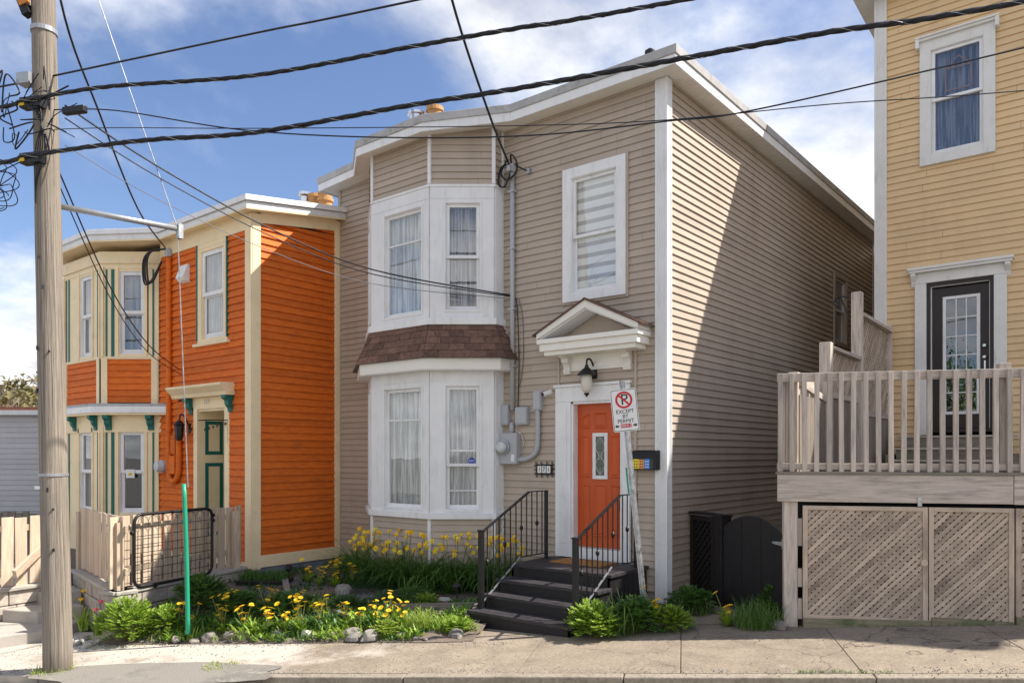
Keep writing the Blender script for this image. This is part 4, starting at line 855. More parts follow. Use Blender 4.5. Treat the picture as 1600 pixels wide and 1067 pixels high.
# tan door
b = MB(FT); b.box(2.15, 2.31, .0, .05, 2.3, 4.64); b.box(3.19, 3.35, .0, .05, 2.3, 4.64); b.box(2.13, 3.37, .0, .055, 4.64, 4.80); b.box(2.08, 3.42, .0, .13, 4.80, 4.84); b.box(2.06, 3.44, .0, .15, 4.84, 4.88)
for uu in (2.10, 3.33): b.prism([(0, 4.60), (.03, 4.60), (.06, 4.68), (.12, 4.76), (.12, 4.80), (0, 4.80)], 'x', uu, uu + .07)
TF = b.build('door_frame', 'old_white', H3, bevel=.005)
rectframe(MB(FT), 2.31, 3.19, 2.34, 4.64, -.1, .02, .05).build('door_jamb', 'door_dark', TF); rectframe(MB(FT), 2.36, 3.14, 2.37, 4.59, -.06, -.03, .015).build('storm_bead', 'old_white', TF)
b = MB(FT); dz0, dz1 = 2.40, 4.55; b.box(2.37, 2.53, -.10, -.05, dz0, dz1); b.box(3.00, 3.13, -.10, -.05, dz0, dz1); b.box(2.53, 3.00, -.10, -.05, 4.40, dz1); b.box(2.53, 3.00, -.10, -.05, dz0, 2.62)
TD = b.build('door', 'door_dark', H3)
rectframe(MB(FT), 2.52, 3.01, 2.61, 4.41, -.07, -.04, .045).build('glazing_frame', 'white', TD, bevel=.003)
b = MB(FT)
for k in range(1, 3): b.box(2.565 + .4 * k / 3 - .007, 2.565 + .4 * k / 3 + .007, -.062, -.048, 2.655, 4.365)
for k in range(1, 6): b.box(2.565, 2.965, -.0625, -.0475, 2.655 + 1.71 * k / 6 - .007, 2.655 + 1.71 * k / 6 + .007)
b.build('muntins', 'white', TD)
for c in range(3):
    for r in range(6): pane(FT, 2.568 + .4 * c / 3, 2.562 + .4 * (c + 1) / 3, 2.66 + 1.71 * r / 6, 2.65 + 1.71 * (r + 1) / 6, -.064, 'glass_dark', TD)
for z in (3.62, 3.45): b = MB(FT); b.lathe((3.07, -.05, z), [(.035, 0), (.03, .02), (.015, .03), (.03, .05), (.02, .07)], 12, 'y'); b.build('door_knob', 'chrome', TD)
MB(FT).box(3.06, 3.08, -.05, -.03, 3.2, 3.4).build('door_handle', 'chrome', TD)

# ------------------------------------------------------------------ deck
DK = thing('deck', (2.8, .8, .1), 'raised weathered grey wooden deck with railing and lattice skirt', 'deck')
FD = Fr(1.635, -.578, .904, .4275); FDL = Fr(1.66, -.54, 0, 1)
def lattice(parent, fr, u0, u1, z0, z1, n, pitch, w, t, m, name='slat', both=True):
    for sgn, nn in ((1, n + t / 2), (-1, n - t / 2))[:2 if both else 1]:
        st = pitch * 1.41421; span = (u1 - u0) + (z1 - z0); k = 0; c = -(z1 - z0) if sgn > 0 else 0
        k = st / 2
        while k < span:
            if sgn > 0: # line z - z0 = (u - u0) - a
                a = k - (z1 - z0); p = (u0 + max(0, a), z0 + max(0, -a)); e = min(u1 - p[0], z1 - p[1]); q = (p[0] + e, p[1] + e)
            else:
                a = k; p = (u0 + max(0, a - (z1 - z0)), z0 + min(a, z1 - z0)); e = min(u1 - p[0], p[1] - z0); q = (p[0] + e, p[1] - e)
            if e > .03: j_ = random.uniform(-.004, .004); MB(fr).bar((p[0] + j_, nn, p[1]), (q[0] - j_, nn + random.uniform(-.002, .003), q[1]), t, w * random.uniform(.9, 1.08), up=(0, 0, 1)).build(name, m, parent)
            k += st
UE = 3.6
dp = [(1.66, -.54), tuple(Vector((1.635, -.578)) + SU * UE), (5.6, 4.1), (1.66, 4.15)]
for k in range(11):   # deck boards run along the front
    pass
MB().prism([(1.67, -.5), (1.635 + .904 * UE - .02, -.578 + .4275 * UE + .04), (5.5, 4.15), (1.67, 4.15)], 'z', 1.765, 1.80).build('deck_floor', 'wood_old', DK)
MB(FD).box(-.01, UE, -.12, .015, 1.785, 1.812).build('deck_board', 'wood_old', DK)
MB(FD).box(0, 2.305, -.04, .0, 1.488, 1.783).build('fascia_beam', 'wood_deck', DK, bevel=.004); MB(FD).box(2.311, UE, -.04, .002, 1.484, 1.783).build('fascia_beam', 'wood_deck', DK, bevel=.004)
MB(FDL).box(.04, 4.6, -.02, .02, 1.488, 1.765).build('side_beam', 'wood_old', DK)
MB(FD).box(.07, .215, -.19, -.045, -.05, 1.488).build('post', 'wood_deck', DK, bevel=.006)
for z0, z1 in ((.55, .75), (1.0, 1.3), (.2, .42)): MB(FD).box(.218, .262, -.12, -.06, z0, z1).build('block', 'wood_deck', DK)
for uu in (1.2, 2.4, 3.5): MB(FD).box(uu, uu + .12, -1.2, -1.08, 0, 1.77).build('post', 'wood_old', DK)
# lattice skirt panels
def panel(u0, u1, zb):
    lp_ = MB(FD); rectframe(lp_, u0, u1, zb, 1.445, -.05, -.008, .05, .045, .04); pn = lp_.build('lattice_panel', 'wood_lattice', DK, bevel=.003)
    lattice(pn, FD, u0 + .045, u1 - .045, zb + .03, 1.41, -.03, .052, .037, .008, 'wood_lattice')
    return pn
panel(.265, 1.505, .22); panel(1.515, 2.315, .235); panel(2.33, 3.5, .26)
for (a, c, za, zb) in ((.265, 1.53, .085, .225), (1.535, 2.315, .155, .245), (2.33, 3.5, .2, .27)):
    MB(FD).hexa([(a, .012, gz_u(un(1.635, -.578)[0] + a) - .02), (c, .012, gz_u(un(1.635, -.578)[0] + c) - .02), (c, -.06, gz_u(un(1.635, -.578)[0] + c) - .02), (a, -.06, gz_u(un(1.635, -.578)[0] + a) - .02), (a, .012, za + .135), (c, .012, zb + .03), (c, -.06, zb + .03), (a, -.06, za + .135)]).build('base_board', 'wood_mossy', DK, bevel=.004)
MB(FD).box(1.40, 1.44, -.004, .018, 1.455, 1.55).build('hasp', 'galv', DK); b = MB(FD); b.lathe((1.47, -.01, .86), [(.03, 0), (.035, .012), (.0, .014)], 12, 'y'); b.build('pull', 'wood_lattice', DK)
MB(FD).box(.28, 3.6, -.5, -.46, .0, 1.48).build('shade_backing', 'dark_room', DK)  # near-black sheet behind the lattice stands in for shade under the deck
# railing
def rail_run(fr, L0, first, n_ofs, step=.1243, ends=True):
    MB(fr).box(0, L0, -.065, -.025, 2.795, 2.89).build('top_rail', 'wood_deck', DK, bevel=.004); MB(fr).box(0, L0, -.065, -.025, 1.835, 1.905).build('bottom_rail', 'wood_deck', DK, bevel=.004)
    k = 0
    while first + k * step < L0 - .01:
        uu = first + k * step + random.uniform(-.004, .004); j = random.uniform(-.006, .006)
        b = MB(fr); b.hexa([(uu - .024, .012, 1.815), (uu + .024, .012, 1.815), (uu + .024, -.024, 1.815), (uu - .024, -.024, 1.815), (uu - .024 + j, .012, 2.885), (uu + .024 + j, .012, 2.885), (uu + .024 + j, -.024, 2.885), (uu - .024 + j, -.024, 2.885)],
            [(1.815 + k * 3, uu - .024, .012), (1.815 + k * 3, uu + .024, .012), (1.815 + k * 3, uu + .024, -.024), (1.815 + k * 3, uu - .024, -.024), (2.885 + k * 3, uu - .024, .012), (2.885 + k * 3, uu + .024, .012), (2.885 + k * 3, uu + .024, -.024), (2.885 + k * 3, uu - .024, -.024)])
        b.build('baluster', 'wood_deck', DK, bevel=.003); k += 1
    return k
rail_run(FD, UE, .03, 0); rail_run(Fr(1.66, 1.0, 0, -1), 1.5, .1, 0)
MB(FD).box(2.20, 2.31, -.17, -.066, 1.81, 2.95).build('rail_post', 'wood_deck', DK, bevel=.005); MB().box(1.70, 1.80, -.42, -.32, 1.81, 2.91).build('rail_post', 'wood_deck', DK, bevel=.005)
# stepped privacy screen on the deck edge
PS = thing('privacy_screen', (1.8, 2.3, 1.8), 'stepped wooden privacy screen with lattice panels between deck and house', 'screen')
FP = Fr(1.80, 0, 0, 1)
for y, zt, w in ((.68, 3.36, .13), (2.16, 4.22, .13), (4.06, 4.02, .1)): MB().box(1.80 - w / 2, 1.80 + w / 2, y - w / 2, y + w / 2, 1.80, zt).build('post', 'wood_deck', PS, bevel=.006)
MB(FP).box(.75, 2.09, -.08, .08, 3.28, 3.32).build('cap_board', 'wood_deck', PS); MB(FP).box(2.23, 4.06, -.08, .08, 3.90, 3.945).build('cap_board', 'wood_deck', PS)
lattice(PS, FP, .76, 2.09, 2.78, 3.28, .0, .06, .036, .008, 'wood_lattice'); lattice(PS, FP, 2.23, 4.0, 2.62, 3.90, .0, .075, .036, .008, 'wood_lattice')
MB(FP).box(.75, 2.09, -.03, .03, 2.70, 2.77).build('mid_rail', 'wood_deck', PS); MB(FP).box(2.23, 4.0, -.03, .03, 2.55, 2.62).build('mid_rail', 'wood_deck', PS); MB(FP).bar((-.35, 0, 2.80), (.62, 0, 2.66), .05, .07).build('mid_rail', 'wood_deck', PS)
for a, c, zt in ((-.38, .6, 2.66), (.76, 2.08, 2.70), (2.24, 4.0, 2.55)):
    y = a
    while y < c: MB(FP).box(y, min(c, y + .128), -.012, .012, 1.81, zt - (0 if a > 0 else (y + .38) * .02)).build('plank', 'wood_old', PS); y += .135
b = MB(); b.tube(catmull([(1.73, 2.12, 4.15), (1.58, 2.1, 4.18), (1.5, 2.1, 4.1), (1.56, 2.1, 4.06)], 4), .012, 5); b.tube([(1.6, 2.1, 4.17), (1.72, 2.1, 3.85)], .01, 5); b.build('hanging_bracket', 'black_metal', PS)
# wooden step below the tan door
TS = thing('door_steps', (2.8, 3.7, 1.8), 'weathered slatted wooden steps below the dark tan house door', 'steps')
for k, (y, z) in enumerate(((3.95, 2.28), (3.62, 2.10), (3.28, 1.93))):
    for q in range(3): MB().box(2.0, 3.5, y - .28 + q * .095, y - .19 + q * .095, z - .03, z).build('tread_board', 'wood_deck', TS)
    MB().box(2.05, 3.45, y - .26, y - .23, 1.81, z - .03).build('riser', 'wood_old', TS)
for xx in (1.98, 3.5): MB().box(xx, xx + .03, 3.0, 4.2, 1.81, 2.0).build('stringer', 'wood_old', TS)
# ------------------------------------------------------------------ black gate
GT = thing('garden_gate', (1.1, -.05, .1), 'black arched plank gate between the taupe house and the deck', 'gate')
FG = Fr(.03, .66, .834, -.55)
n_ = 6; u0, u1 = .80, 1.93; w = (u1 - u0) / n_
for k in range(n_):
    a, c = u0 + k * w, u0 + (k + 1) * w - .006; f = lambda q: 1.03 + .245 * math.sin(math.pi * min(1, max(0, (q - u0 + .12) / (u1 - u0 + .24))))
    P = [(a, .16), (c, .16)] + [(c - (c - a) * i / 4, f(c - (c - a) * i / 4)) for i in range(5)]
    MB(FG).prism(P[::-1], 'n', -.012, .012 + .003 * (k % 2)).build('plank', 'black_paint', GT, bevel=.003)
for z in (.35, .95): MB(FG).box(u0 + .02, u1 - .02, -.05, -.013, z, z + .09).build('ledge', 'black_paint', GT)
MB(FG).prism([(1.93, .98), (1.93, 1.03), (1.76, 1.015), (1.76, .995)], 'n', .016, .022).build('strap_hinge', 'galv', GT); MB(FG).box(1.93, 1.96, .01, .024, .95, 1.06).build('hinge_plate', 'galv', GT)
MB(FG).box(.68, .82, .016, .03, 1.02, 1.04).build('latch', 'black_metal', GT)
GP = thing('fence_panel', (.3, .5, .05), 'narrow black lattice fence panel against the taupe house wall', 'fence')
rectframe(MB(FG), .04, .60, .06, 1.19, -.03, .02, .06).build('frame', 'black_paint', GP); MB(FG).box(.62, .78, -.12, .03, .02, 1.21).build('post', 'black_paint', GP, bevel=.005); MB(FG).box(.02, .80, -.13, .04, 1.21, 1.235).build('cap_board', 'black_paint', GP)
lattice(GP, FG, .09, .56, .11, 1.14, -.005, .075, .036, .008, 'black_paint'); MB(FG).box(.06, .58, -.032, -.026, .08, 1.17).build('backing', 'black_paint', GP)
# ------------------------------------------------------------------ leaning parking sign
FSG = Fr(.27, -1.03, .88, .475); SGM = Matrix.Translation((0, 0, gz(.27, -1.03))) @ FSG.m @ Matrix.Rotation(R(-5.6), 4, 'Y') @ Matrix.Rotation(R(-1.5), 4, 'X')
SGN = thing('parking_sign', (.27, -1.03, 0), 'leaning no parking sign on a galvanised post in front of the steps', 'sign')
b = MB(SGM); zt = 2.86
P = [(-.03, .0), (-.022, .018), (-.012, .018), (-.012, -.012), (.012, -.012), (.012, .018), (.022, .018), (.03, .0), (.024, .0), (.018, .012), (.017, .012), (.017, -.017), (-.017, -.017), (-.017, .012), (-.018, .012), (-.024, .0)]
b.prism([(-.034, -.012), (-.018, -.012), (-.012, .016), (.012, .016), (.018, -.012), (.034, -.012), (.034, -.017), (.014, -.017), (.009, .010), (-.009, .010), (-.014, -.017), (-.034, -.017)][::-1], 'z', -.1, zt); b.f = [f[::-1] for f in b.f]
b.build('post', 'galv', SGN)
MB(SGM).box(-.045, .045, -.03, .0, -.05, .32).build('post_stub', 'galv', SGN)
def rrect(b, u0, u1, z0, z1, r, n0, n1, k=5):
    P = []
    for cx, cz, a0 in ((u1 - r, z1 - r, 0), (u0 + r, z1 - r, 90), (u0 + r, z0 + r, 180), (u1 - r, z0 + r, 270)):
        for i in range(k + 1): t = R(a0 + 90 * i / k); P.append((cx + r * math.cos(t), cz + r * math.sin(t)))
    b.prism(P[::-1], 'n', n0, n1); b.f = b.f; return b
SZ0, SZ1 = 2.27, 2.76
sp = rrect(MB(SGM), -.15, .15, SZ0, SZ1, .028, .018, .021).build('sign_plate', 'sign_white', SGN)
rrect(MB(SGM), -.143, .143, SZ0 + .007, SZ1 - .007, .024, .0215, .022).build('border', 'sign_black', SGN); rrect(MB(SGM), -.137, .137, SZ0 + .013, SZ1 - .013, .02, .0225, .023).build('sign_face', 'sign_white', SGN)
cz = 2.635
def ringm(r0, r1, n0, m, nm):
    b = MB(SGM); K = 40; vs = []
    for r in (r0, r1):
        for j in range(K): t = 2 * math.pi * j / K; vs.append((r * math.cos(t), n0, cz + r * math.sin(t)))
    b.add(vs, [(j, (j + 1) % K, K + (j + 1) % K, K + j) for j in range(K)]); b.f = [f[::-1] for f in b.f]; b.build(nm, m, SGN)
text('P', SGM, .005, cz, .175, .0245, 'sign_black', SGN, 'symbol_letter'); ringm(.098, .075, .0262, 'sign_red', 'symbol_ring')
MB(SGM).bar((-.06, .0272, cz + .06), (.06, .0272, cz - .06), .0012, .02, up=(0, 0, 1)).build('symbol_slash', 'sign_red', SGN)
for i, (tx, tz) in enumerate((('EXCEPT', 2.50), ('BY', 2.445), ('PERMIT', 2.39))): text(tx, SGM, .0, tz, .062, .0245, 'sign_black', SGN, sx=.95)
MB(SGM).box(-.062, .062, .0235, .0245, 2.315, 2.358).build('area_band', 'sign_red', SGN); text('AREA 2', SGM, 0, 2.336, .038, .0262, 'sign_white', SGN)
for sg in (-1, 1):
    MB(SGM).prism([(sg * .128, 2.336), (sg * .105, 2.358), (sg * .105, 2.345), (sg * .08, 2.345), (sg * .08, 2.327), (sg * .105, 2.327), (sg * .105, 2.314)][::1 if sg < 0 else -1], 'n', .0235, .0247).build('arrow', 'sign_black', SGN)
MB(SGM).box(-.06, -.04, .0, .006, 1.55, 1.85).build('green_tag', 'green_plastic', SGN)
# ------------------------------------------------------------------ utility pole and wires
PB = Vector((-4.69, -5.41, gz(-4.69, -5.41)))
PT = Vector((-4.80, -5.50, 11.5)) ; PT = PB + Vector((-.30, -.12, 11.6))
UP = thing('utility_pole', PB, 'weathered wooden utility pole with cable clamps at the kerb', 'pole')
pts = [PB + (PT - PB) * (i / 40) - Vector((0, 0, .3 if i == 0 else 0)) for i in range(41)]
b = MB(); K = 28; b.tube(pts, [.147 - .042 * i / 40 for i in range(41)], K)
for i, p in enumerate(b.v):
    q = noise.noise((p.x * 26, p.y * 26, p.z * .8)); b.v[i] = p + Vector((p.x - pts[i // K].x, p.y - pts[i // K].y, 0)) * .035 * q if i // K < len(pts) else p
b.build('shaft', 'pole_wood', UP, smooth=True)
def pole_at(z): t = (z - PB.z) / (PT.z - PB.z); return PB + (PT - PB) * t
for z, w in ((1.76, .03), (6.7, .05)):
    c = pole_at(z); b = MB(); b.lathe((c.x, c.y, z), [(.152 - .03 * z / 11, 0), (.152 - .03 * z / 11, w)], 24); b.build('metal_band', 'grey_steel', UP)
FPL = Fr(pole_at(5.5).x, pole_at(5.5).y, .904, .4275)
for z in (5.25, 5.86):
    MB(FPL).box(-.16, .10, .10, .2, z - .06, z + .05).build('cable_clamp', 'black_metal', UP); MB(FPL).box(-.155, -.085, .15, .215, z - .045, z - .01).build('clamp_tag', 'yellow_plastic', UP)
MB(FPL).box(-.22, -.06, .06, .18, 6.08, 6.2).build('wire_bracket', 'grey_steel', UP); MB(FPL).box(-.2, -.08, .0, .14, 6.95, 7.1).build('cross_bracket', 'galv', UP)
MB(FPL).bar((-.12, .12, 6.85), (-.42, .16, 7.6), .09, .09).build('bracket_arm', 'black_metal', UP); MB(FPL).bar((-.13, .13, 6.95), (-.23, .145, 7.2), .10, .11).build('insulator', 'amber', UP)
MB(FPL).box(.38, .66, .12, .19, 5.68, 5.76).build('splice_case', 'black_metal', UP, bevel=.015)
for k in range(9): z = .3 + random.random() * 4.2; c = pole_at(z); a_ = random.uniform(-2.6, .2); MB().box(c.x + .148 * math.cos(a_) - .008, c.x + .148 * math.cos(a_) + .008, c.y + .148 * math.sin(a_) - .008, c.y + .148 * math.sin(a_) + .008, z, z + random.uniform(.02, .05)).build('staple', 'black_metal', UP)
MB(FPL).box(-.02, .05, .135, .139, 1.62, 1.655).build('pole_tag', 'sign_white', UP)
def street_pt(px):  # helper for cables that hang along the kerb line
    return px
W_ = lambda nm, pts, r, lab, m='cable', k=5, grp='overhead wires', n=8: tag(MB().tube(catmull(pts, n), r, k).build(nm, m, smooth=True), lab, 'cable', grp)
def front(pts): return [(p[0] + .085, p[1] - .18, p[2]) if p[0] < -2.9 else p for p in pts]
def twisted(nm, pts, R0, r, lab, strands=3, pitch=.55):
    P = catmull(front(pts), 40); b = MB(); L = 0; acc = [0]
    for i in range(1, len(P)): L += (P[i] - P[i - 1]).length; acc.append(L)
    for s in range(strands):
        q = []
        for i, p in enumerate(P):
            d = (P[min(i + 1, len(P) - 1)] - P[max(i - 1, 0)]).normalized(); a = d.cross(Vector((0, 0, 1))).normalized(); c = a.cross(d); t = acc[i] / pitch * 2 * math.pi + s * 2 * math.pi / strands
            q.append(p + a * math.cos(t) * R0 + c * math.sin(t) * R0)
        b.tube(q, r, 6)
    root = b.build(nm, 'cable', smooth=True); tag(root, lab, 'cable', 'overhead wires')
    q = []
    for i, p in enumerate(P):
        d = (P[min(i + 1, len(P) - 1)] - P[max(i - 1, 0)]).normalized(); a = d.cross(Vector((0, 0, 1))).normalized(); c = a.cross(d); t = -acc[i] / (pitch * .8) * 2 * math.pi
        q.append(p + (a * math.cos(t) + c * math.sin(t)) * (R0 + r + .001))
    MB().tube(q, .0022, 4).build('lashing_wire', 'galv', root)
twisted('cable_bundle', [(-9.2, -7.62, 4.93), (-5.398, -5.745, 5.195), (-4.87, -5.49, 5.26), (-3.585, -4.887, 5.289), (-2.478, -4.364, 5.344), (-.951, -3.642, 5.448), (-.013, -3.198, 5.494), (1.394, -2.533, 5.6), (2.577, -1.973, 5.687), (3.922, -1.338, 5.75), (9, 1.05, 6.2)], .010, .0155, 'thick lower cable bundle crossing in front of the taupe house roof corner')
twisted('cable_bundle', [(-9.2, -7.62, 5.5), (-5.398, -5.745, 5.805), (-4.927, -5.522, 5.86), (-3.984, -5.076, 5.9), (-2.478, -4.364, 5.936), (-.951, -3.642, 6.024), (-.013, -3.198, 6.071), (1.394, -2.533, 6.131), (9, 1.05, 6.6)], .009, .0135, 'thick upper cable bundle above the bay window roof')
W_('overhead_wire', [(-9.2, -7.62, 5.95), (-5.398, -5.745, 6.168), (-5.0, -5.56, 6.19), (-2.478, -4.364, 6.374), (-.951, -3.642, 6.473), (6, -.35, 7.0)], .011, 'topmost wire passing the pole bracket')
W_('overhead_wire', [(-4.85, -5.49, 5.84), (-4.02, -5.093, 5.744), (-2.646, -4.443, 5.388), (-1.257, -3.787, 5.164), (.157, -3.118, 5.035), (1.291, -2.582, 5.045), (1.998, -2.247, 5.071), (3.922, -1.338, 5.368), (7, .12, 5.9)], .0075, 'thin wire sagging below the thick bundle across the taupe roof fascia')
W_('overhead_wire', [(-4.85, -5.49, 5.62), (-3.984, -5.076, 5.552), (-2.478, -4.364, 5.384), (-.013, -3.198, 5.145), (1.291, -2.582, 5.057), (2.577, -1.973, 5.056), (3.922, -1.338, 5.013), (7, .12, 5.0)], .005, 'thinnest wire running nearly level past the tan house window')
W_('service_drop', [(-5.05, -5.5, 9.3), (-4.74, -5.25, 7.3), (-4.62, -4.9, 6.75), (-5.2, -4.55, 6.2), (-6.6, -3.6, 5.62), (-8.0, -2.6, 5.5), (-9.1, -1.95, 5.78)][:1] + [(-4.92, -5.3, 7.2), (-5.9, -4.45, 6.45), (-7.5, -3.2, 5.86), (-9.1, -1.95, 5.80)], .014, 'black service drop from the pole to the orange house pipe')
W_('service_drop', [(-.9, -3.62, 8.1), (-1.35, -2.6, 7.15), (-1.9, -1.3, 6.5), (-2.44, -.18, 6.28)], .016, 'black service drop descending to the taupe house weatherhead'); 
for k, (dz, r, lab) in enumerate(((0, .011, 'black telephone drop running from the pole to the taupe house conduit'), (-.16, .008, 'second telephone drop just below the first one'), (-.5, .005, 'thin grey telephone drop crossing the orange side wall'))):
    W_('telephone_drop', [(-4.8, -5.3, 5.95 + dz * .9), (-4.56, -4.4, 5.5 + dz * .8), (-4.3, -3.0, 5.02 + dz * .6), (-3.7, -1.7, 4.62 + dz * .4), (-2.47, -.12, 4.36 + dz * .1)], r, lab, 'cable' if k < 2 else 'wire_grey')
W_('house_drop', [(-4.83, -5.35, 5.2), (-6.2, -4.2, 4.3), (-7.4, -3.1, 3.75), (-8.8, -1.84, 3.55)], .009, 'black wire from the pole down to the orange wall'); W_('house_drop', [(-4.83, -5.35, 5.05), (-6.2, -4.2, 4.15), (-7.4, -3.1, 3.62), (-8.75, -1.84, 3.46)], .007, 'thin second wire from the pole down to the orange wall')
W_('overhead_wire', [(-4.95, -5.6, 5.3), (-7.2, -6.9, 4.4), (-10.5, -8.8, 3.6)], .006, 'thin wire leaving the pole to the left')
b = MB(FPL); random.seed(11)
for k in range(8):
    cu, cz_, r = -.35 + random.uniform(-.25, .1), 4.98 + random.uniform(-.16, .12), random.uniform(.11, .22); ph = random.random() * 6
    b.tube([(cu + r * 1.15 * math.cos(t * .42 + ph), .18 + .05 * math.sin(t + k), cz_ + r * .75 * math.sin(t * .42 + ph)) for t in [q * .35 for q in range(44 if k % 2 else 36)]], .0055, 5)
for k in range(17):
    z = 5.45 + random.random() * .55; a = random.uniform(-.45, .35); b.tube(catmull([(a, .17 + random.random() * .08, z), (a + random.uniform(-.15, .2), .22, z + random.uniform(-.3, .2)), (a + random.uniform(-.1, .35), .2, z + random.uniform(-.35, .25)), (a + random.uniform(-.3, .4), .16, z + random.uniform(-.3, .3))], 12), random.choice((.005, .007, .009)), 5)
for k in range(5): b.tube(catmull([(-.05 + .03 * k, .16, 5.85), (.12, .19, 5.6), (.14 - .03 * k, .17, 5.3), (.02, .16, 4.95 - .05 * k)], 5), .006, 4)
for k in range(7): b.tube(catmull([(-.5, .17, 5.7 + .03 * k), (-.9, .2, 5.6 + random.uniform(-.1, .15)), (-1.8, .2, 5.55 + random.uniform(-.2, .15))], 5), .007, 4)
wt = b.build('wire_tangle', 'cable', smooth=True, kind='stuff'); tag(wt, 'tangle of thin black wires and coils hanging on the pole', 'wires')
for a in ((.55, 0), (.7, .05)): pass
# guy wire with strut and green guard
ANC = Vector((-4.40, -4.06, -.2)); STE = Vector((-4.50, -4.14, 4.776))
GW = thing('guy_wire', ANC, 'galvanised guy wire held off the pole by a pipe strut with bright green guard', 'guy wire')
MB().tube([pole_at(4.8) + Vector((0, .1, 0)), STE + Vector((0, .06, 0))], .034, 12).build('strut', 'grey_steel', GW, smooth=True); MB().box(STE.x - .03, STE.x + .03, STE.y - .0, STE.y + .06, STE.z - .12, STE.z + .06).build('strut_end', 'galv', GW)
MB().tube([pole_at(9.0), STE], .007, 5).build('wire', 'galv', GW); MB().tube([STE, ANC + Vector((0, 0, 1.8))], .007, 5).build('wire', 'galv', GW)
b = MB(); gp = [ANC + (STE - ANC) * t + Vector((.012 * math.sin(t * 9), 0, 0)) for t in [i / 10 * .37 for i in range(11)]]; b.tube(gp, .027, 10); b.build('guard', 'green_plastic', GW, smooth=True)

# ------------------------------------------------------------------ orange house front yard
CN = Vector((-5.72, -4.34)); RE = Vector((-6.42, -1.98)); LE = Vector((-8.33, -3.84))
FW1 = Fr(CN.x, CN.y, *(RE - CN)); LW1 = (RE - CN).length; FW2 = Fr(LE.x, LE.y, *(CN - LE)); LW2 = (CN - LE).length
b = MB().prism([(-5.80, -4.22), (-6.5, -1.83), (-13.6, -1.83), (-13.6, -3.75), (-8.33, -3.74)], 'z', -.7, .13); b.build('yard', 'soil', kind='structure')
MB().prism([(-14, -6.2), (-7.95, -6.2), (-8.05, -4.5), (-8.4, -3.9), (-14, -3.8)], 'z', -1.2, .08).build('terrace', 'step_stone', kind='structure')
SW = thing('stone_wall', (CN.x, CN.y, -.4), 'low stone block retaining wall under the picket fence corner', 'wall')
random.seed(5)
for fr, L0, z0 in ((FW1, LW1, -.5), (FW2, LW2, -.62)):
    z = .145; row = 0
    while z > z0:
        uu = -(.2 if row % 2 else .0) * (1 if fr is FW1 else 0)
        uu = 0 if not row % 2 else -.0; first = row % 2
        while uu < L0 - .03:
            w = (.22 if first else .42) * random.uniform(.92, 1.06); first = 0; e = min(uu + w, L0)
            j = random.uniform(-.012, .012); MB(fr).box(uu + .006, e - .003, -.2, .0 + j, z - .19, z - .006).build('stone_block', 'block_stone', SW, bevel=.014); uu = e
        z -= .195; row += 1
    uu = 0
    while uu < L0 - .02: e = min(uu + .6, L0); MB(fr).box(uu + .003, e - .002, -.28, .03, .147, .2).build('cap_stone', 'step_stone', SW, bevel=.012); uu = e
def picket_run(th_, fr, L0, z0, z1, w, gap, seed, n=-.1):
    random.seed(seed); uu = .01
    while uu < L0 - w * .6:
        ww = w * random.uniform(.93, 1.05); j = random.uniform(-.01, .01); dn = random.uniform(-.004, .004)
        MB(fr).hexa([(uu, n + dn, z0 + j), (uu + ww, n + dn, z0 + j), (uu + ww, n - .022 + dn, z0 + j), (uu, n - .022 + dn, z0 + j), (uu + j, n + dn, z1 + j), (uu + ww + j, n + dn, z1 + j), (uu + ww + j, n - .022 + dn, z1 + j), (uu + j, n - .022 + dn, z1 + j)],
            [(0, uu, 0), (0, uu + ww, 0), (0, uu + ww, .02), (0, uu, .02), (1, uu, 0), (1, uu + ww, 0), (1, uu + ww, .02), (1, uu, .02)]).build('picket', 'wood_fence', th_, bevel=.003); uu += ww + gap
    for z in (z0 + .18, z1 - .2): MB(fr).box(0, L0, n - .06, n - .024, z, z + .085).build('rail', 'wood_fence', th_)
PF = thing('picket_fence', (CN.x, CN.y, .2), 'unpainted wooden picket fence turning the corner on the stone wall', 'fence')
picket_run(PF, FW1, LW1, .225, 1.17, .135, .045, 3); picket_run(PF, FW2, LW2, .225, 1.17, .15, .012, 4)
for p in ((-5.83, -4.24), (-6.38, -2.2), (-8.25, -3.75)): MB().box(p[0] - .045, p[0] + .045, p[1] - .045, p[1] + .045, .2, 1.1).build('post', 'wood_fence', PF)
FW3 = Fr(-7.66, -5.75, -.14, 1.30); LW3 = 1.30
P2_ = thing('picket_fence', (-7.8, -5.1, .1), 'short unpainted picket fence with a sloping handrail left of the pole', 'fence'); picket_run(P2_, FW3, LW3, .12, 1.10, .165, .03, 8, n=-.06)
MB().bar((-7.28, -4.98, .36), (-8.18, -4.02, .86), .05, .11).build('handrail', 'wood_fence', P2_)
SP = thing('stone_wall', (-7.75, -5.1, -.5), 'stone block wall end beside the concrete entry steps', 'wall')
z = .06; row = 0
while z > -.65:
    for k in range(3): a = -.05 + k * .46 + (.1 if row % 2 else 0); MB(FW3).box(max(-.05, a), min(LW3, a + .45), -.3, random.uniform(-.015, .015), z - .2, z - .005).build('stone_block', 'block_stone', SP, bevel=.014)
    z -= .205; row += 1
MB(FW3).box(-.08, LW3 + .02, -.34, .04, .06, .115).build('cap_stone', 'step_stone', SP, bevel=.012)
ES = thing('entry_steps', (-7.1, -4.8, -.5), 'grey concrete entry steps partly hidden by the utility pole', 'steps')
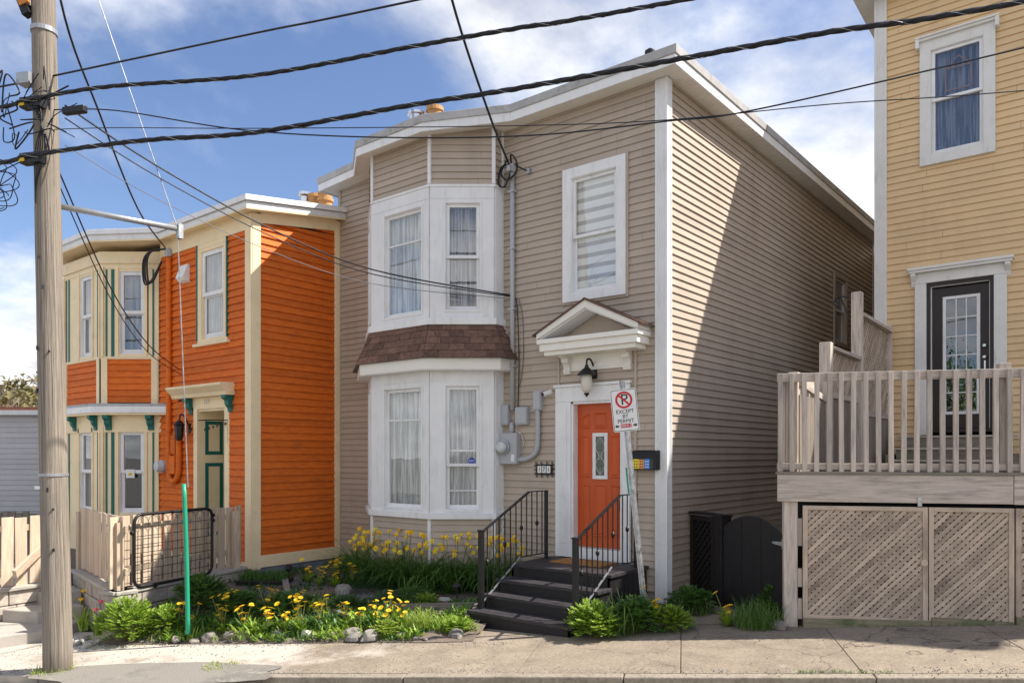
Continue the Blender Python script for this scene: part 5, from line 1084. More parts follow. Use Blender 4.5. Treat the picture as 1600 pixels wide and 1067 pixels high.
for k, (P, zt) in enumerate((([(-7.62, -5.75), (-6.75, -5.35), (-6.62, -4.75), (-6.95, -4.2), (-7.8, -4.2)], -.34), ([(-7.68, -5.0), (-7.15, -4.75), (-7.1, -4.15), (-7.8, -4.15)], -.17), ([(-8.3, -4.55), (-7.5, -4.5), (-7.45, -4.05), (-8.4, -3.95)], .0))):
    MB().prism(P, 'z', -.8, zt).build('step', 'step_stone', ES, bevel=.015)
# old wire gate leaned on the fence
IG = thing('wire_gate', (-5.95, -3.3, .2), 'old black wire gate with rounded corners leaning on the picket fence', 'gate')
def rr_pts(u0, u1, z0, z1, r, n):
    P = []
    for cx, cz, a0 in ((u1 - r, z1 - r, 0), (u0 + r, z1 - r, 90), (u0 + r, z0 + r, 180), (u1 - r, z0 + r, 270)):
        for i in range(6): t = R(a0 + 18 * i); P.append((cx + r * math.cos(t), n, cz + r * math.sin(t)))
    return P + [P[0]]
g0, g1, gb, gt = .27, 1.68, .21, 1.19
MB(FW1).tube(rr_pts(g0, g1, gb, gt, .12, .03), .022, 8).build('frame', 'black_metal', IG, smooth=True)
k = 0; uu = g0 + .06
while uu < g1 - .03: MB(FW1).tube([(uu, .03, gb + .03), (uu, .03, .78)], .004, 4).build('wire', 'black_metal', IG); uu += .085
uu = g0 + .06
while uu < g1 - .16:
    MB(FW1).tube([(uu, .03, .78)] + [(uu + .085 - .085 * math.cos(t * math.pi / 8), .03, .78 + .06 * math.sin(t * math.pi / 8)) for t in range(9)], .004, 4).build('wire_arch', 'black_metal', IG)
    MB(FW1).tube([(uu, .034, .7), (uu, .034, 1.08)] + [(uu + .085 - .085 * math.cos(t * math.pi / 8), .034, 1.08 + .085 * math.sin(t * math.pi / 8)) for t in range(9)] + [(uu + .17, .034, .7)], .004, 4).build('wire_arch', 'black_metal', IG); uu += .17
for z in (.33, .45, .56, .67, .78, .9, 1.02): MB(FW1).tube([(g0 + .01, .037, z + .004 * math.sin(z * 40)), ((g0 + g1) / 2, .037, z - .006), (g1 - .01, .037, z)], .0045, 4).build('wire', 'black_metal', IG)
for uu, z in ((g0 - .03, .95), (g1 + .02, 1.08), (g1 + .02, 1.0), (.62, gb - .02)): b = MB(FW1); b.lathe((uu, .03, z - .03), [(.015, 0), (.032, .02), (.032, .045), (.015, .06)], 8); b.build('hinge_pin', 'black_metal', IG)
# ------------------------------------------------------------------ garden bed
def bedz(u, n):
    f = gz_u(u); t = min(1, max(0, (1.78 - n) / 1.5)); t = t * t * (3 - 2 * t); return f + .02 + (.02 - f) * t * .9
def bz(x, y): u, n = un(x, y); return bedz(u, n) + .025 * noise.noise((x * 2.2, y * 2.2, 3))
b = MB(FS); us = [-7.6 + i * .1 for i in range(56)]; ns = [-3.4 + j * .1 for j in range(53)]
vs = []; idx = {}
for j, n in enumerate(ns):
    for i, u in enumerate(us):
        x, y = xy(u, n); edge = 1.74 + .05 * noise.noise((u * 1.3, 0, 0)); vs.append((u, min(n, edge), (bz(x, y) + .02 * noise.noise((x * 7, y * 7, 0))) if n < 1.7 else gz_u(u) + .006))
fs = []
for j in range(len(ns) - 1):
    for i in range(len(us) - 1):
        x, y = xy(us[i] + .05, ns[j] + .05)
        left = (x - CN.x) * (RE.y - CN.y) - (y - CN.y) * (RE.x - CN.x)
        if left < -.15: continue
        if x > -1.75 and y > -1.9: continue
        if x > -1.2: continue
        q = (j * len(us) + i, j * len(us) + i + 1, (j + 1) * len(us) + i + 1, (j + 1) * len(us) + i); fs.append(q)
b.add(vs, fs); b.f = [f[::-1] for f in b.f]; b.f = [f for f in b.f]
gb_ = b.build('garden_bed', 'soil', smooth=True, kind='structure')
random.seed(21)
def inbed(x, y):
    if (x - CN.x) * (RE.y - CN.y) - (y - CN.y) * (RE.x - CN.x) < 0: return False
    u, n = un(x, y)
    if n > 1.7 or u < -7.3 or x > -1.8: return False
    if x < XO + .03 and y > YO - .03: return False
    if y > -.02: return False
    if -5.47 < x < -2.7 and y > -.85 and y > -.8 + (.786 * max(0, x + 3.45) * 1.0 if x > -3.45 else (.786 * max(0, -4.72 - x))): return False
    return True
def gravel(N_, test, name, m, r0, r1):
    b = MB(); k = 0
    while k < N_:
        x, y = random.uniform(-6.6, -1.8), random.uniform(-4.3, 0)
        if not inbed(x, y) or not test(x, y): continue
        z = bz(x, y); r = random.uniform(r0, r1); a = random.random() * 6; q = [(x + r * random.uniform(.7, 1.2) * math.cos(a + t * 2.09), y + r * random.uniform(.7, 1.2) * math.sin(a + t * 2.09), z - .004) for t in range(3)]
        b.add(q + [(x + random.uniform(-.4, .4) * r, y + random.uniform(-.4, .4) * r, z + r * random.uniform(.5, .9))], [(0, 1, 3), (1, 2, 3), (2, 0, 3)]); k += 1
    return tag(b.build(name, m, kind='stuff'), None)
tag(gravel(9000, lambda x, y: noise.noise((x * .7, y * .7, 9)) > -.12 and un(x, y)[1] < 1.45, 'gravel', 'gravel', .009, .021), 'bluish grey gravel spread over the garden bed', 'gravel')
tag(gravel(2600, lambda x, y: un(x, y)[1] > 1.3, 'pebbles', 'rock', .006, .018), 'brown pebbles and grit along the pavement edge of the bed', 'pebbles')
b = MB(FS); k = 0
while k < 2600:
    u = random.uniform(-8, 6); n = random.choice((random.uniform(1.7, 3.1), random.gauss(2.93, .06), random.gauss(1.78, .06)))
    if u > -1.6 and random.random() < .8 and n < 2.8: continue
    r = random.uniform(.003, .011) * (1.3 if u < -4 else 1); z = gz_u(u) + .004; a = random.random() * 6
    q = [(u + r * random.uniform(.7, 1.3) * math.cos(a + t * 2.09), n + r * random.uniform(.7, 1.3) * math.sin(a + t * 2.09), z - .004) for t in range(3)]
    b.add(q + [(u, n, z + r * .7)], [(1, 0, 3), (2, 1, 3), (0, 2, 3)]); k += 1
tag(b.build('grit', 'rock', kind='stuff'), 'loose grit and small chips scattered over the pavement', 'grit')
def kerb_weeds(u0, u1, n, cnt, m, lab):
    b = MB(FS)
    for k in range(cnt):
        u = u0 + (u1 - u0) * random.random() ** 1.3; blade(b, (u, n + random.gauss(0, .012), gz_u(u)), random.random() * 6.28, random.uniform(.015, .05), .006, R(random.uniform(40, 85)), R(random.uniform(-10, 50)), 3)
    tag(b.build('kerb_weeds', m, kind='stuff'), lab, 'weeds')
# timber edging and bits
def tagged(o, lab, cat, grp=None): return tag(o, lab, cat, grp)
tagged(MB().bar((-2.80, -2.16, .0), (-1.92, -1.52, .03), .045, .13).build('edging_board', 'wood_old', bevel=.004), 'long weathered edging board beside the steps', 'board', 'garden edging boards')
tagged(MB().bar((-3.75, -2.60, -.02), (-3.02, -2.72, -.06), .06, .12).build('edging_board', 'wood_old', bevel=.004), 'short weathered edging board among the dandelions', 'board', 'garden edging boards')
tagged(MB().bar((-1.92, -1.50, .03), (-1.78, -1.72, .0), .045, .13).build('edging_board', 'wood_old', bevel=.004), 'stub of edging board ending at the bottom step', 'board', 'garden edging boards')
tagged(MB().bar((-5.72, -1.75, .06), (-4.55, -2.52, .06), .09, .06).build('edging_board', 'wood_old', bevel=.004), 'narrow plank lying end on beside the grass tray', 'board', 'garden edging boards')
def rock(x, y, r, m, lab, grp, dz=0, sq=.62, name='stone', bed=True):
    b = MB(); K, Rr = 9, 5; vs = []; sd_ = random.random() * 50; zz = bz(x, y) if bed else gz(x, y)
    sx, sy, a = random.uniform(.8, 1.3), random.uniform(.7, 1.0), random.random() * 3
    for i in range(Rr + 1):
        ph = math.pi * i / Rr
        for j in range(K):
            t = 2 * math.pi * j / K; p = Vector((math.sin(ph) * math.cos(t), math.sin(ph) * math.sin(t), math.cos(ph))); d = 1 + .38 * noise.noise(p * 1.6 + Vector((sd_, 0, 0)))
            q = p * r * d; q.x *= sx; q.y *= sy; vs.append((x + q.x * math.cos(a) - q.y * math.sin(a), y + q.x * math.sin(a) + q.y * math.cos(a), zz + r * .28 + q.z * sq + dz))
    fs = [(i * K + j, (i + 1) * K + j, (i + 1) * K + (j + 1) % K, i * K + (j + 1) % K) for i in range(Rr) for j in range(K)]
    b.add(vs, fs); return tag(b.build(name, m), lab, 'stone', grp)
for k in range(19):
    u = -6.1 + k * .215 + random.uniform(-.1, .1); n = 1.60 + random.uniform(-.14, .08); x, y = xy(u, n); rock(x, y, random.choice((.04, .05, .065, .08, .11)) * random.uniform(.9, 1.15), 'rock_white' if k in (9, 15) else 'rock', 'angular stone edging the garden bed along the pavement', 'edging stones', dz=random.uniform(-.04, .0), sq=random.uniform(.4, .75))
for k in range(8): rock(-5.95 + random.uniform(-.28, .32), -4.62 + random.uniform(-.12, .14), random.uniform(.05, .085), 'rock_white', 'rounded pale cobble beside the utility pole', 'pale cobbles', bed=False)
rock(-4.04, -1.95, .16, 'rock', 'broad flat rock lying in the middle of the gravel', None); rock(-2.45, -1.55, .12, 'rock_white', 'flat pale stone near the small solar light', None, sq=.4)
rock(1.66, -.62, .10, 'rock', 'brown stone beside the deck post', None, bed=False)
def solar(x, y, lab):
    t = thing('solar_light', (x, y, bz(x, y)), lab, 'garden light', 'solar lights'); z = bz(x, y)
    b = MB(); b.tube([(x, y, z - .05), (x, y, z + .17)], .009, 6); b.build('stake', 'black_metal', t); b = MB(); b.lathe((x, y, z + .16), [(.03, 0), (.036, .05), (.07, .055), (.055, .08), (.02, .1)], 14); b.build('head', 'black_metal', t)
solar(-5.62, -1.75, 'black solar light near the orange side wall'); solar(-2.36, -1.40, 'black solar light near the front steps')
# ------------------------------------------------------------------ plants
def blade(b, p, az, L, w, e0, e1, seg=5, serr=0, twist=0):
    p = Vector(p); vs = []; d2 = Vector((-math.sin(az + twist), math.cos(az + twist), 0))
    for i in range(seg + 1):
        t = i / seg; e = e0 + (e1 - e0) * t; ww = w * (min(1, .35 + 2.6 * t) * (1 - t ** 2.2) + .02) * (1 + serr * (1 if i % 2 else -1)); 
        vs += [tuple(p - d2 * ww / 2), tuple(p + d2 * ww / 2)]
        p = p + Vector((math.cos(az) * math.cos(e), math.sin(az) * math.cos(e), math.sin(e))) * (L / seg)
    b.add(vs, [(2 * i, 2 * i + 1, 2 * i + 3, 2 * i + 2) for i in range(seg)])
def leaf(b, p, d, up, L, w):
    d = Vector(d).normalized(); s = d.cross(up); s = s.normalized() if s.length > .01 else Vector((1, 0, 0)); nn = s.cross(d); p = Vector(p)
    b.add([tuple(p), tuple(p + d * L * .45 + s * w / 2 + nn * w * .15), tuple(p + d * L), tuple(p + d * L * .45 - s * w / 2 + nn * w * .15)], [(0, 1, 2), (0, 2, 3)])
def rv(): 
    v = Vector((random.gauss(0, 1), random.gauss(0, 1), random.gauss(0, 1))); return v.normalized()
def sprig(b, p, d, L, n, ls, droop=.5):
    p = Vector(p); d = Vector(d).normalized()
    for i in range(n):
        t = (i + 1) / n; q = p + d * L * t - Vector((0, 0, droop * L * t * t * .5)); s = d.cross(Vector((0, 0, 1)))
        s = s.normalized() if s.length > .05 else Vector((1, 0, 0))
        for sg in (-1, 1): leaf(b, q, (d * .5 + s * sg + Vector((0, 0, random.uniform(-.2, .5)))), Vector((0, 0, 1)) + rv() * .4, ls * random.uniform(.7, 1.15), ls * .5)
    leaf(b, p + d * L - Vector((0, 0, droop * L * .5)), d, Vector((0, 0, 1)), ls, ls * .5)
def bushy(name, x, y, z, rx, h, n, ls, m, lab, cat='shrub', grp=None, leaves=4, stems=True, droop=.6):
    t = thing(name, (x, y, z), lab, cat, grp); b = MB(); bs = MB()
    for k in range(n):
        a = random.random() * 6.283; r = math.sqrt(random.random()); e = math.acos(r * .98); L = (.35 + .65 * random.random() ** .5)
        tip = Vector((x + rx * r * math.cos(a) * L, y + rx * r * math.sin(a) * L, z + h * L * (math.sqrt(max(0, 1 - r * r)) * .9 + .12)))
        d = (tip - Vector((x, y, z + h * .05))).normalized(); sprig(b, tip - d * ls * 2, d, ls * 2.6, leaves, ls, droop)
        if stems and k % 4 == 0: bs.tube([(x + .03 * math.cos(a), y + .03 * math.sin(a), z), tuple(Vector((x, y, z)).lerp(tip, .5) + Vector((0, 0, .02))), tuple(tip)], .003, 3)
    b.build('foliage', m, t, kind='stuff')
    if stems: bs.build('stems', 'stem', t, kind='stuff')
    return t
def head(b, c, nrm, r, petals=12, layers=2, cup=.3):
    c = Vector(c); nrm = Vector(nrm).normalized(); s = nrm.cross(Vector((.3, .8, .2))).normalized(); q = nrm.cross(s)
    for l in range(layers):
        rr = r * (1 - .35 * l); lift = cup * (1 + l)
        for i in range(petals):
            t = 2 * math.pi * (i + .5 * l) / petals; d = (s * math.cos(t) + q * math.sin(t)); w = d.cross(nrm); tip = c + d * rr + nrm * rr * lift * .6
            b.add([tuple(c), tuple(c + d * rr * .6 + w * rr * .22 + nrm * rr * lift * .5), tuple(tip), tuple(c + d * rr * .6 - w * rr * .22 + nrm * rr * lift * .5)], [(0, 1, 2, 3)])
def dandelion(kind):
    t = thing('dandelion', (0, 0, 0), 'yellow flowering dandelion in the garden bed by the pavement', 'dandelion', 'dandelions in the bed')
    b = MB()
    for k in range(26): blade(b, (0, 0, .0), random.random() * 6.283, random.uniform(.10, .24), random.uniform(.025, .045), R(random.uniform(35, 80)), R(random.uniform(-25, 35)), 7, .35)
    b.build('leaves', 'leaf_mid' if kind % 3 else 'leaf_bright', t, kind='stuff')
    for k in range((6, 8, 11, 7)[kind]):
        a = random.random() * 6.283; L = random.uniform(.12, .30); lean = random.uniform(.05, .4); p = Vector((math.cos(a) * L * lean, math.sin(a) * L * lean, L))
        st_ = MB().tube([(0, 0, 0), tuple(p * .5 + Vector((0, 0, .02))), tuple(p)], .0035, 4).build('stalk', 'stem', t)
        b = MB(); head(b, p, Vector((math.cos(a) * lean, math.sin(a) * lean - .25, 1)), random.uniform(.026, .036), 14, 3, .35); b.build('flower', 'petal_yellow' if k % 4 else 'petal_gold', st_)
    return t
def copy_tree(o, parent=None):
    c = o.copy(); COL.objects.link(c); c.parent = parent
    for ch_ in list(o.children): copy_tree(ch_, c)
    return c
random.seed(33)
protos = [dandelion(i) for i in range(4)]; used = [False] * 4
spots = [(-4.56, -3.53), (-4.35, -3.62), (-4.1, -3.49), (-3.91, -3.25), (-3.75, -3.38), (-3.57, -3.25), (-3.3, -3.21), (-3.19, -3.01), (-3.04, -2.73), (-2.84, -2.43), (-2.62, -2.62), (-2.42, -2.62), (-2.55, -2.4), (-4.7, -3.35), (-5.0, -3.85), (-4.78, -3.8),
         (-5.3, -1.63), (-4.91, -1.69), (-4.94, -1.36), (-4.4, -1.5), (-5.15, -1.45), (-4.65, -1.6), (-3.4, -2.75), (-4.15, -3.1), (-3.75, -2.95), (-2.75, -2.75), (-5.05, -3.1), (-2.3, -2.45)]
for i, (x, y) in enumerate(spots):
    k = (i * 7 + i // 4) % 4; o = protos[k] if not used[k] else copy_tree(protos[k]); used[k] = True
    o.location = (x, y, bz(x, y)); o.rotation_euler = (0, 0, random.random() * 6.28); s_ = random.uniform(.8, 1.3); o.scale = (s_, s_, s_ * random.uniform(.95, 1.2))
    if y > -1.75: tag(o, 'yellow flowering dandelion beside the orange house wall', 'dandelion', 'dandelions by the wall')
for i, (x, y) in enumerate(((-4.45, -3.45), (-3.95, -3.42), (-3.45, -3.08), (-3.15, -2.85), (-2.85, -2.6), (-4.9, -3.65), (-2.55, -2.55), (-3.65, -2.6))):
    bb = MB(); z = bz(x, y)
    for k in range(150):
        a = random.random() * 6.283; r = .24 * math.sqrt(random.random()); blade(bb, (x + r * math.cos(a), y + r * math.sin(a), z), random.random() * 6.283, random.uniform(.10, .26), random.uniform(.012, .04), R(random.uniform(40, 85)), R(random.uniform(-30, 50)), 5, random.choice((0, .3)))
    tag(bb.build('leafy_weeds', ('leaf_mid', 'leaf_bright', 'leaf_mid')[i % 3], kind='stuff'), 'tangle of green weed leaves between the dandelions', 'weeds', 'weeds between the dandelions')
def weeds_cover(name, N_, test, m, lab, h0, h1, w0, w1):
    b = MB(); k = 0; tries = 0
    while k < N_ and tries < N_ * 30:
        tries += 1; x, y = random.uniform(-6.2, -1.85), random.uniform(-4.3, -.3)
        if not inbed(x, y) or not test(x, y, un(x, y)[1]): continue
        L = random.uniform(h0, h1); z = bz(x, y); a = random.random() * 6.283
        for q in range(random.choice((2, 3, 4))): blade(b, (x + random.gauss(0, .02), y + random.gauss(0, .02), z), a + q * 1.7 + random.random(), L * random.uniform(.6, 1.1), random.uniform(w0, w1), R(random.uniform(35, 85)), R(random.uniform(-40, 50)), 4, random.choice((0, 0, .3)))
        k += 1
    tag(b.build(name, m, kind='stuff'), lab, 'weeds')
nz = lambda x, y, s_, o: noise.noise((x * s_, y * s_, o))
weeds_cover('weed_carpet', 650, lambda x, y, n: n > .75 and nz(x, y, 1.6, 2) > -.12, 'leaf_bright', 'bright green weed carpet along the front of the bed', .08, .2, .012, .032)
weeds_cover('weed_carpet', 700, lambda x, y, n: n > .3 and nz(x, y, 1.3, 7) > -.02, 'leaf_mid', 'mid green weed carpet across the bed', .07, .2, .010, .03)
weeds_cover('weed_carpet', 420, lambda x, y, n: nz(x, y, 1.1, 12) > .08, 'leaf_dark', 'dark green patchy weeds at the back of the bed', .06, .16, .010, .028)
weeds_cover('dry_grass', 260, lambda x, y, n: n > 1.25, 'leaf_lime', 'yellowish grass blades by the edging stones', .08, .18, .006, .012)
# day lilies / daffodil clumps under the bay
def lily(x, y, lab, n=170, fl=9, h=.55):
    z = bz(x, y); t = thing('daffodil_clump', (x, y, z), lab, 'flowers', 'daffodil clumps'); b = MB()
    for k in range(n):
        a = random.random() * 6.283; r = random.random() * .2; L = random.uniform(.45, .8) * h / .55
        blade(b, (x + r * math.cos(a), y + r * math.sin(a), z - .02), a + random.uniform(-.5, .5), L, random.uniform(.016, .03), R(random.uniform(66, 88)), R(random.uniform(-85, 10)), 7)
    b.build('leaves', 'leaf_mid', t, kind='stuff')
    for k in range(fl):
        a = random.random() * 6.283; r = random.uniform(.05, .32); H = random.uniform(.42, .66) * h / .55; p = Vector((x + r * math.cos(a), y + r * math.sin(a), z + H))
        s_ = MB().tube([(x + .2 * r * math.cos(a), y + .2 * r * math.sin(a), z), tuple(p)], .004, 4).build('stalk', 'stem', t)
        b = MB(); fd = Vector((random.uniform(-.2, 1), random.uniform(-1, -.3), random.uniform(-.1, .5))); head(b, p, fd, random.uniform(.035, .05), 6, 2, .15)
        fd.normalize(); b.tube([tuple(p), tuple(p + fd * .035)], [.012, .018], 7); b.build('flower', 'petal_gold' if k % 3 else 'petal_yellow', s_)
for i, (x, y, lab) in enumerate(((-4.85, -1.02, 'clump of yellow daffodils at the left corner of the bay'), (-4.45, -1.10, 'clump of yellow daffodils below the wide bay window, left one'), (-4.05, -1.12, 'clump of yellow daffodils below the wide bay window, middle one'), (-3.65, -1.12, 'clump of yellow daffodils below the wide bay window, right one'), (-3.28, -1.02, 'clump of yellow daffodils at the front corner of the bay'), (-2.98, -.80, 'clump of yellow daffodils below the narrow bay window'), (-2.62, -.58, 'clump of yellow daffodils between the bay and the steps'), (-2.2, -.5, 'clump of yellow daffodils behind the stair railing'))): lily(x, y, lab, fl=11 + (i * 5) % 6, h=.70)
# shrubs
bushy('leafy_shrub', -5.38, -4.33, bz(-5.38, -4.33), .42, .55, 420, .05, 'leaf_bright', 'bright green leafy shrub in front of the stone wall corner')
bushy('leafy_shrub', -5.10, -3.95, bz(-5.1, -3.95), .26, .34, 160, .045, 'leaf_bright', 'smaller bright green shrub right of the wall corner shrub')
bushy('fern_shrub', -5.22, -3.42, bz(-5.22, -3.42), .42, .48, 420, .042, 'leaf_mid', 'mid green feathery shrub behind the green guy guard', leaves=6)
bushy('fern_shrub', -4.72, -3.22, bz(-4.72, -3.22), .40, .30, 300, .042, 'leaf_mid', 'low feathery green plant right of the green guy guard', leaves=6)
bushy('fern_shrub', -4.1, -2.85, bz(-4.1, -2.85), .46, .24, 260, .045, 'leaf_mid', 'low spreading green weeds among the dandelions', leaves=5)
bushy('fern_shrub', -3.35, -2.42, bz(-3.35, -2.42), .36, .2, 200, .04, 'leaf_dark', 'dark low weeds beside the short edging board', leaves=5)
bushy('ground_cover', -2.95, -1.62, bz(-2.95, -1.62), .34, .18, 240, .03, 'leaf_mid', 'mossy green ground cover in front of the daffodils', 'ground cover', leaves=4, stems=False)
bushy('ground_cover', -2.62, -1.72, bz(-2.62, -1.72), .22, .15, 160, .028, 'leaf_bright', 'light green ground cover near the solar light', 'ground cover', leaves=4, stems=False)
bushy('ground_cover', -3.25, -1.85, bz(-3.25, -1.85), .28, .12, 170, .026, 'leaf_blue', 'blue green ground cover behind the edging board', 'ground cover', leaves=4, stems=False)
bushy('ground_cover', -3.95, -1.45, bz(-3.95, -1.45), .45, .2, 240, .035, 'leaf_dark', 'dark green ground cover left of the daffodils', 'ground cover', leaves=4, stems=False)
bushy('ground_cover', -5.7, -.5, bz(-5.7, -.5), .45, .28, 240, .04, 'leaf_dark', 'dark green plants in the corner between the two houses', 'ground cover', stems=False)
bushy('ground_cover', -6.15, -1.2, bz(-6.15, -1.2), .3, .14, 120, .03, 'leaf_dark', 'small dark plant at the foot of the orange wall', 'ground cover', stems=False)
bushy('purple_plant', -1.93, -1.25, bz(-1.93, -1.25), .2, .14, 110, .03, 'purple_leaf', 'small purple leaved plant beside the bottom step', 'plant', stems=False)
def grass(name, x, y, z, n, h, rad, m, lab, cat='grass tuft', w=.008):
    b = MB()
    for k in range(n):
        a = random.random() * 6.283; r = rad * math.sqrt(random.random()); blade(b, (x + r * math.cos(a), y + r * math.sin(a), z), random.random() * 6.283, random.uniform(.5, 1.1) * h, random.uniform(.6, 1.4) * w, R(random.uniform(60, 88)), R(random.uniform(-20, 60)), 4)
    return tag(b.build(name, m, kind='stuff'), lab, cat)
grass('grass_tuft', -2.03, -2.42, bz(-2.03, -2.42), 260, .28, .17, 'leaf_lime', 'lime green grass tuft beside the pavement stones'); grass('grass_tuft', -1.72, -2.3, bz(-1.72, -2.3), 160, .2, .15, 'leaf_bright', 'bright grass and weeds left of the bottom step')
bushy('weed_patch', -1.6, -2.2, bz(-1.6, -2.2), .22, .16, 120, .05, 'leaf_bright', 'leafy weeds at the left corner of the bottom step', 'weeds')
bushy('weed_patch', -2.3, -2.72, bz(-2.3, -2.72), .22, .16, 120, .045, 'leaf_lime', 'yellow green weeds between the edging stones', 'weeds')
bushy('weed_patch', -.02, -1.72, gz(-.02, -1.72), .34, .40, 330, .05, 'leaf_bright', 'bright green weeds right of the black steps', 'weeds', leaves=5)
bushy('weed_patch', .30, -1.30, gz(.3, -1.3), .34, .40, 300, .05, 'leaf_mid', 'green weeds round the foot of the sign post', 'weeds', leaves=5)
bushy('weed_patch', .62, -1.10, gz(.62, -1.1), .26, .28, 200, .045, 'leaf_bright', 'low weeds right of the sign post', 'weeds', leaves=5)
grass('grass_tuft', .1, -1.5, gz(.1, -1.5), 220, .5, .32, 'grass', 'long grass blades behind the weeds by the steps')
bushy('weed_patch', .42, -.15, gz(.4, -.2) + .02, .34, .3, 220, .05, 'leaf_mid', 'green weeds at the white corner board of the house', 'weeds', leaves=5); grass('grass_tuft', .45, -.3, gz(.45, -.3), 160, .3, .28, 'grass', 'grass blades in front of the house corner')
grass('grass_tuft', 1.42, -.62, gz(1.42, -.62), 520, .36, .26, 'grass', 'thick grass tuft in front of the black gate'); bushy('fern_shrub', 1.48, -.2, gz(1.48, -.2), .2, .48, 160, .05, 'leaf_mid', 'leafy green plant between the gate and the deck post', leaves=5)
o = copy_tree(protos[0]); o.location = (1.12, -.72, gz(1.12, -.72)); tag(o, 'single dandelion at the left of the gate grass tuft', 'dandelion', 'lone dandelions'); o2 = copy_tree(protos[0]); o2.location = (.5, -1.25, gz(.5, -1.25) + .12); tag(o2, 'single dandelion among the sign post weeds', 'dandelion', 'lone dandelions')
grass('pole_grass', PB.x + .02, PB.y - .05, PB.z, 160, .09, .22, 'leaf_lime', 'short yellowish grass round the foot of the pole'); x, y = xy(-4.6, 2.75); grass('pavement_weeds', x, y, gz(x, y), 130, .05, .2, 'leaf_lime', 'thin dry weeds growing on the asphalt patch')
kerb_weeds(1.2, 2.0, 2.965, 170, 'grass', 'thin line of weeds in the kerb joint below the gate'); kerb_weeds(2.1, 4.6, 1.24, 200, 'grass', 'sparse weeds along the mossy base board of the deck')
# tray of grass seedlings
TR = thing('seed_tray', (-5.63, -2.33, .0), 'black plastic tray of green seedlings in the gravel', 'tray'); FTR = Fr(-5.98, -2.45, .78, .62); zt = bz(-5.6, -2.3)
rectframe(MB(FTR), 0, .78, zt, zt + .09, -.02, .0, .02); b = MB(FTR); b.box(0, .78, -.4, .0, zt, zt + .07); b.build('tray', 'black_metal', TR, bevel=.01)
b = MB(FTR)
for k in range(900): blade(b, (random.uniform(.02, .76), random.uniform(-.38, -.02), zt + .06), random.random() * 6.28, random.uniform(.10, .2), .009, R(random.uniform(65, 90)), R(random.uniform(20, 70)), 3)
b.build('seedlings', 'leaf_mid', TR, kind='stuff')
# tulips
def tulip(x, y, m, lab, h):
    z = bz(x, y) if un(x, y)[1] < 1.7 else gz(x, y); t = thing('tulip', (x, y, z), lab, 'tulip'); b = MB()
    for k in range(16): blade(b, (x + random.uniform(-.05, .05), y + random.uniform(-.05, .05), z), random.random() * 6.28, random.uniform(.25, .42), .04, R(80), R(random.uniform(-10, 60)), 5)
    b.build('leaves', 'leaf_bright', t, kind='stuff')
    for k in range(2): 
        p = Vector((x + random.uniform(-.08, .08), y + random.uniform(-.05, .05), z + h - .1 * k)); s_ = MB().tube([(x, y, z), tuple(p)], .005, 5).build('stalk', 'stem', t); b = MB(); head(b, p, (0, 0, 1), .045, 6, 2, 1.4); b.build('flower', m, s_)
tulip(-6.30, -4.50, 'petal_gold', 'orange yellow tulips beside the utility pole', .5); tulip(-5.98, -4.45, 'petal_pink', 'pink tulip in front of the stone wall', .42)
# ------------------------------------------------------------------ left background
SH = thing('shed', (-18, -.8, -.5), 'pale grey sided low building behind the utility pole', 'building'); FSH = Fr(-21.5, -3.76, .786, .618)
WS = MB(FSH).box(0, 6.6, -4, -.02, -1.5, 3.05).build('wall', 'shed_grey', SH); siding(WS, FSH, 0, 6.6, -.2, 3.0, .14, 'shed_grey', th=.02)
MB(FSH).box(-.2, 6.8, -4.2, .22, 3.05, 3.17).build('roof_edge', 'white', SH); MB(FSH).box(-.2, 6.8, -4.2, .18, 3.17, 3.26).build('roof', 'brick_red', SH)
BF = thing('board_fence', (-15, -1.5, 0), 'old brown board fence in front of the grey building', 'fence'); FBF = Fr(-18.5, -4.2, .786, .618)
for k in range(34): MB(FBF).box(k * .16, k * .16 + .15, -.03, 0, -.6, .62 + random.uniform(-.03, .03)).build('board', 'wood_old', BF)
b = MB(); hv = []; HK = 40
for i in range(HK + 1):
    for j in range(9):
        a = -60 - 40 + i * 3.0; y = 40 + j * 9; hv.append((-150 + i * 2.5, -14 + j * 9 + i * .2, -2 + 15.5 * math.sin(math.pi * min(1, j / 6) * .5) * (.75 + .3 * noise.noise((i * .21, j * .3, 4)))))
b.add(hv, [(i * 9 + j, (i + 1) * 9 + j, (i + 1) * 9 + j + 1, i * 9 + j + 1) for i in range(HK) for j in range(8)]); b.build('hill', 'hill_scrub', smooth=True, kind='structure')
b = MB(); random.seed(3)
for k in range(7000):
    i = random.uniform(0, HK); x = -150 + i * 2.5; y = -14 + random.random() * 62 + i * .2; j = (y + 14 - i * .2) / 9; z = -2 + 15.5 * math.sin(math.pi * min(1, j / 6) * .5) * (.75 + .3 * noise.noise((i * .21, j * .3, 4)))
    for q in range(3): leaf(b, (x + random.gauss(0, .5), y + random.gauss(0, .5), z + random.random() * 1.6), rv(), Vector((0, 0, 1)), random.uniform(.5, 1.1), random.uniform(.3, .7))
tag(b.build('scrub', 'scrub', kind='stuff'), 'brown and olive scrub covering the far hill', 'scrub')
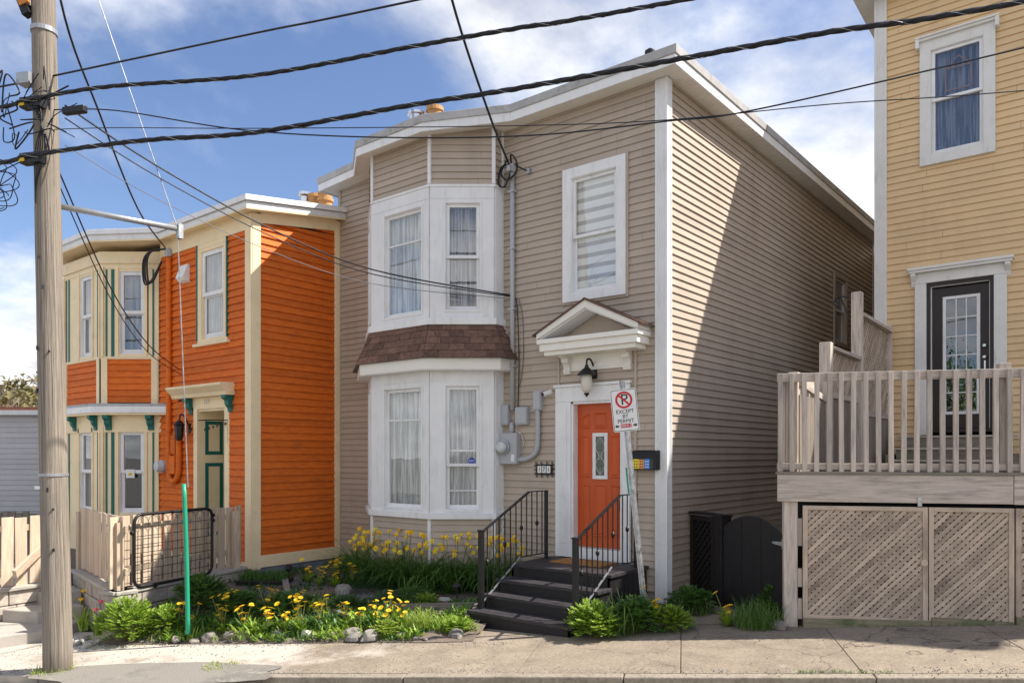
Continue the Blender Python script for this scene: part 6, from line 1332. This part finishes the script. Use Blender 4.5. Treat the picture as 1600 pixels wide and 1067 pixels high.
def bare_tree(x, y, z, h, lab, seed):
    random.seed(seed); t = thing('bare_tree', (x, y, z), lab, 'tree'); b = MB(); tw = MB()
    def grow(p, d, L, r, lv):
        q = p + d * L; (b if lv < 2 else tw).tube([tuple(p), tuple(p.lerp(q, .5) + rv() * L * .05), tuple(q)], [r, r * .85, r * .7], 5 if lv < 2 else 3, caps=False)
        if lv >= 5: return
        for k in range(3 if lv else 4): grow(q if k else p.lerp(q, .75), (d + rv() * .65 + Vector((0, 0, .18))).normalized(), L * random.uniform(.6, .82), r * .62, lv + 1)
    grow(Vector((x, y, z)), Vector((0, 0, 1)), h * .28, h * .018, 0); b.build('trunk', 'twig', t, smooth=True); tw.build('crown', 'twig', t, kind='stuff')
    lf = MB()
    for v in tw.v[::9]:
        if random.random() < .5: leaf(lf, v, rv(), Vector((0, 0, 1)), .09, .06)
    lf.build('buds', 'scrub', t, kind='stuff')
bare_tree(-23.5, -.6, -1, 6.4, 'bare budding tree behind the grey building, nearest the pole', 2); bare_tree(-27.5, -2.8, -1, 6.2, 'bare budding tree at the left edge behind the grey building', 4)

# trees across the street, which the glass of the deck door reflects
def leafy_tree(x, y, h, rx, m, lab, seed, n=2600):
    random.seed(seed); z = gz(x, y) - .2; t = thing('street_tree', (x, y, z), lab, 'tree', 'trees across the street'); b = MB(); tips = []
    def grow(p, d, L, r, lv):
        q = p + d * L; b.tube([tuple(p), tuple(p.lerp(q, .5) + rv() * L * .04), tuple(q)], [r, r * .85, r * .7], 6, caps=False)
        if lv >= 3: tips.append(q); return
        for k in range(3): grow(q, (d + rv() * .7 + Vector((0, 0, .15))).normalized(), L * random.uniform(.6, .8), r * .62, lv + 1)
    grow(Vector((x, y, z)), Vector((0, 0, 1)), h * .34, h * .022, 0); b.build('trunk', 'twig', t, smooth=True); c = MB()
    for k in range(n):
        q = random.choice(tips) + rv() * rx * random.random() ** .6; leaf(c, q, rv(), Vector((0, 0, 1)), random.uniform(.14, .26), random.uniform(.1, .16))
    c.build('crown', m, t, kind='stuff')
leafy_tree(-2.2, -24, 8.0, 1.3, 'leaf_mid', 'green leafy tree across the street, reflected in the deck door glass on the left', 51); leafy_tree(.9, -29, 7.5, 1.2, 'leaf_lime', 'yellowish leafy tree across the street, reflected in the deck door glass on the right', 52)
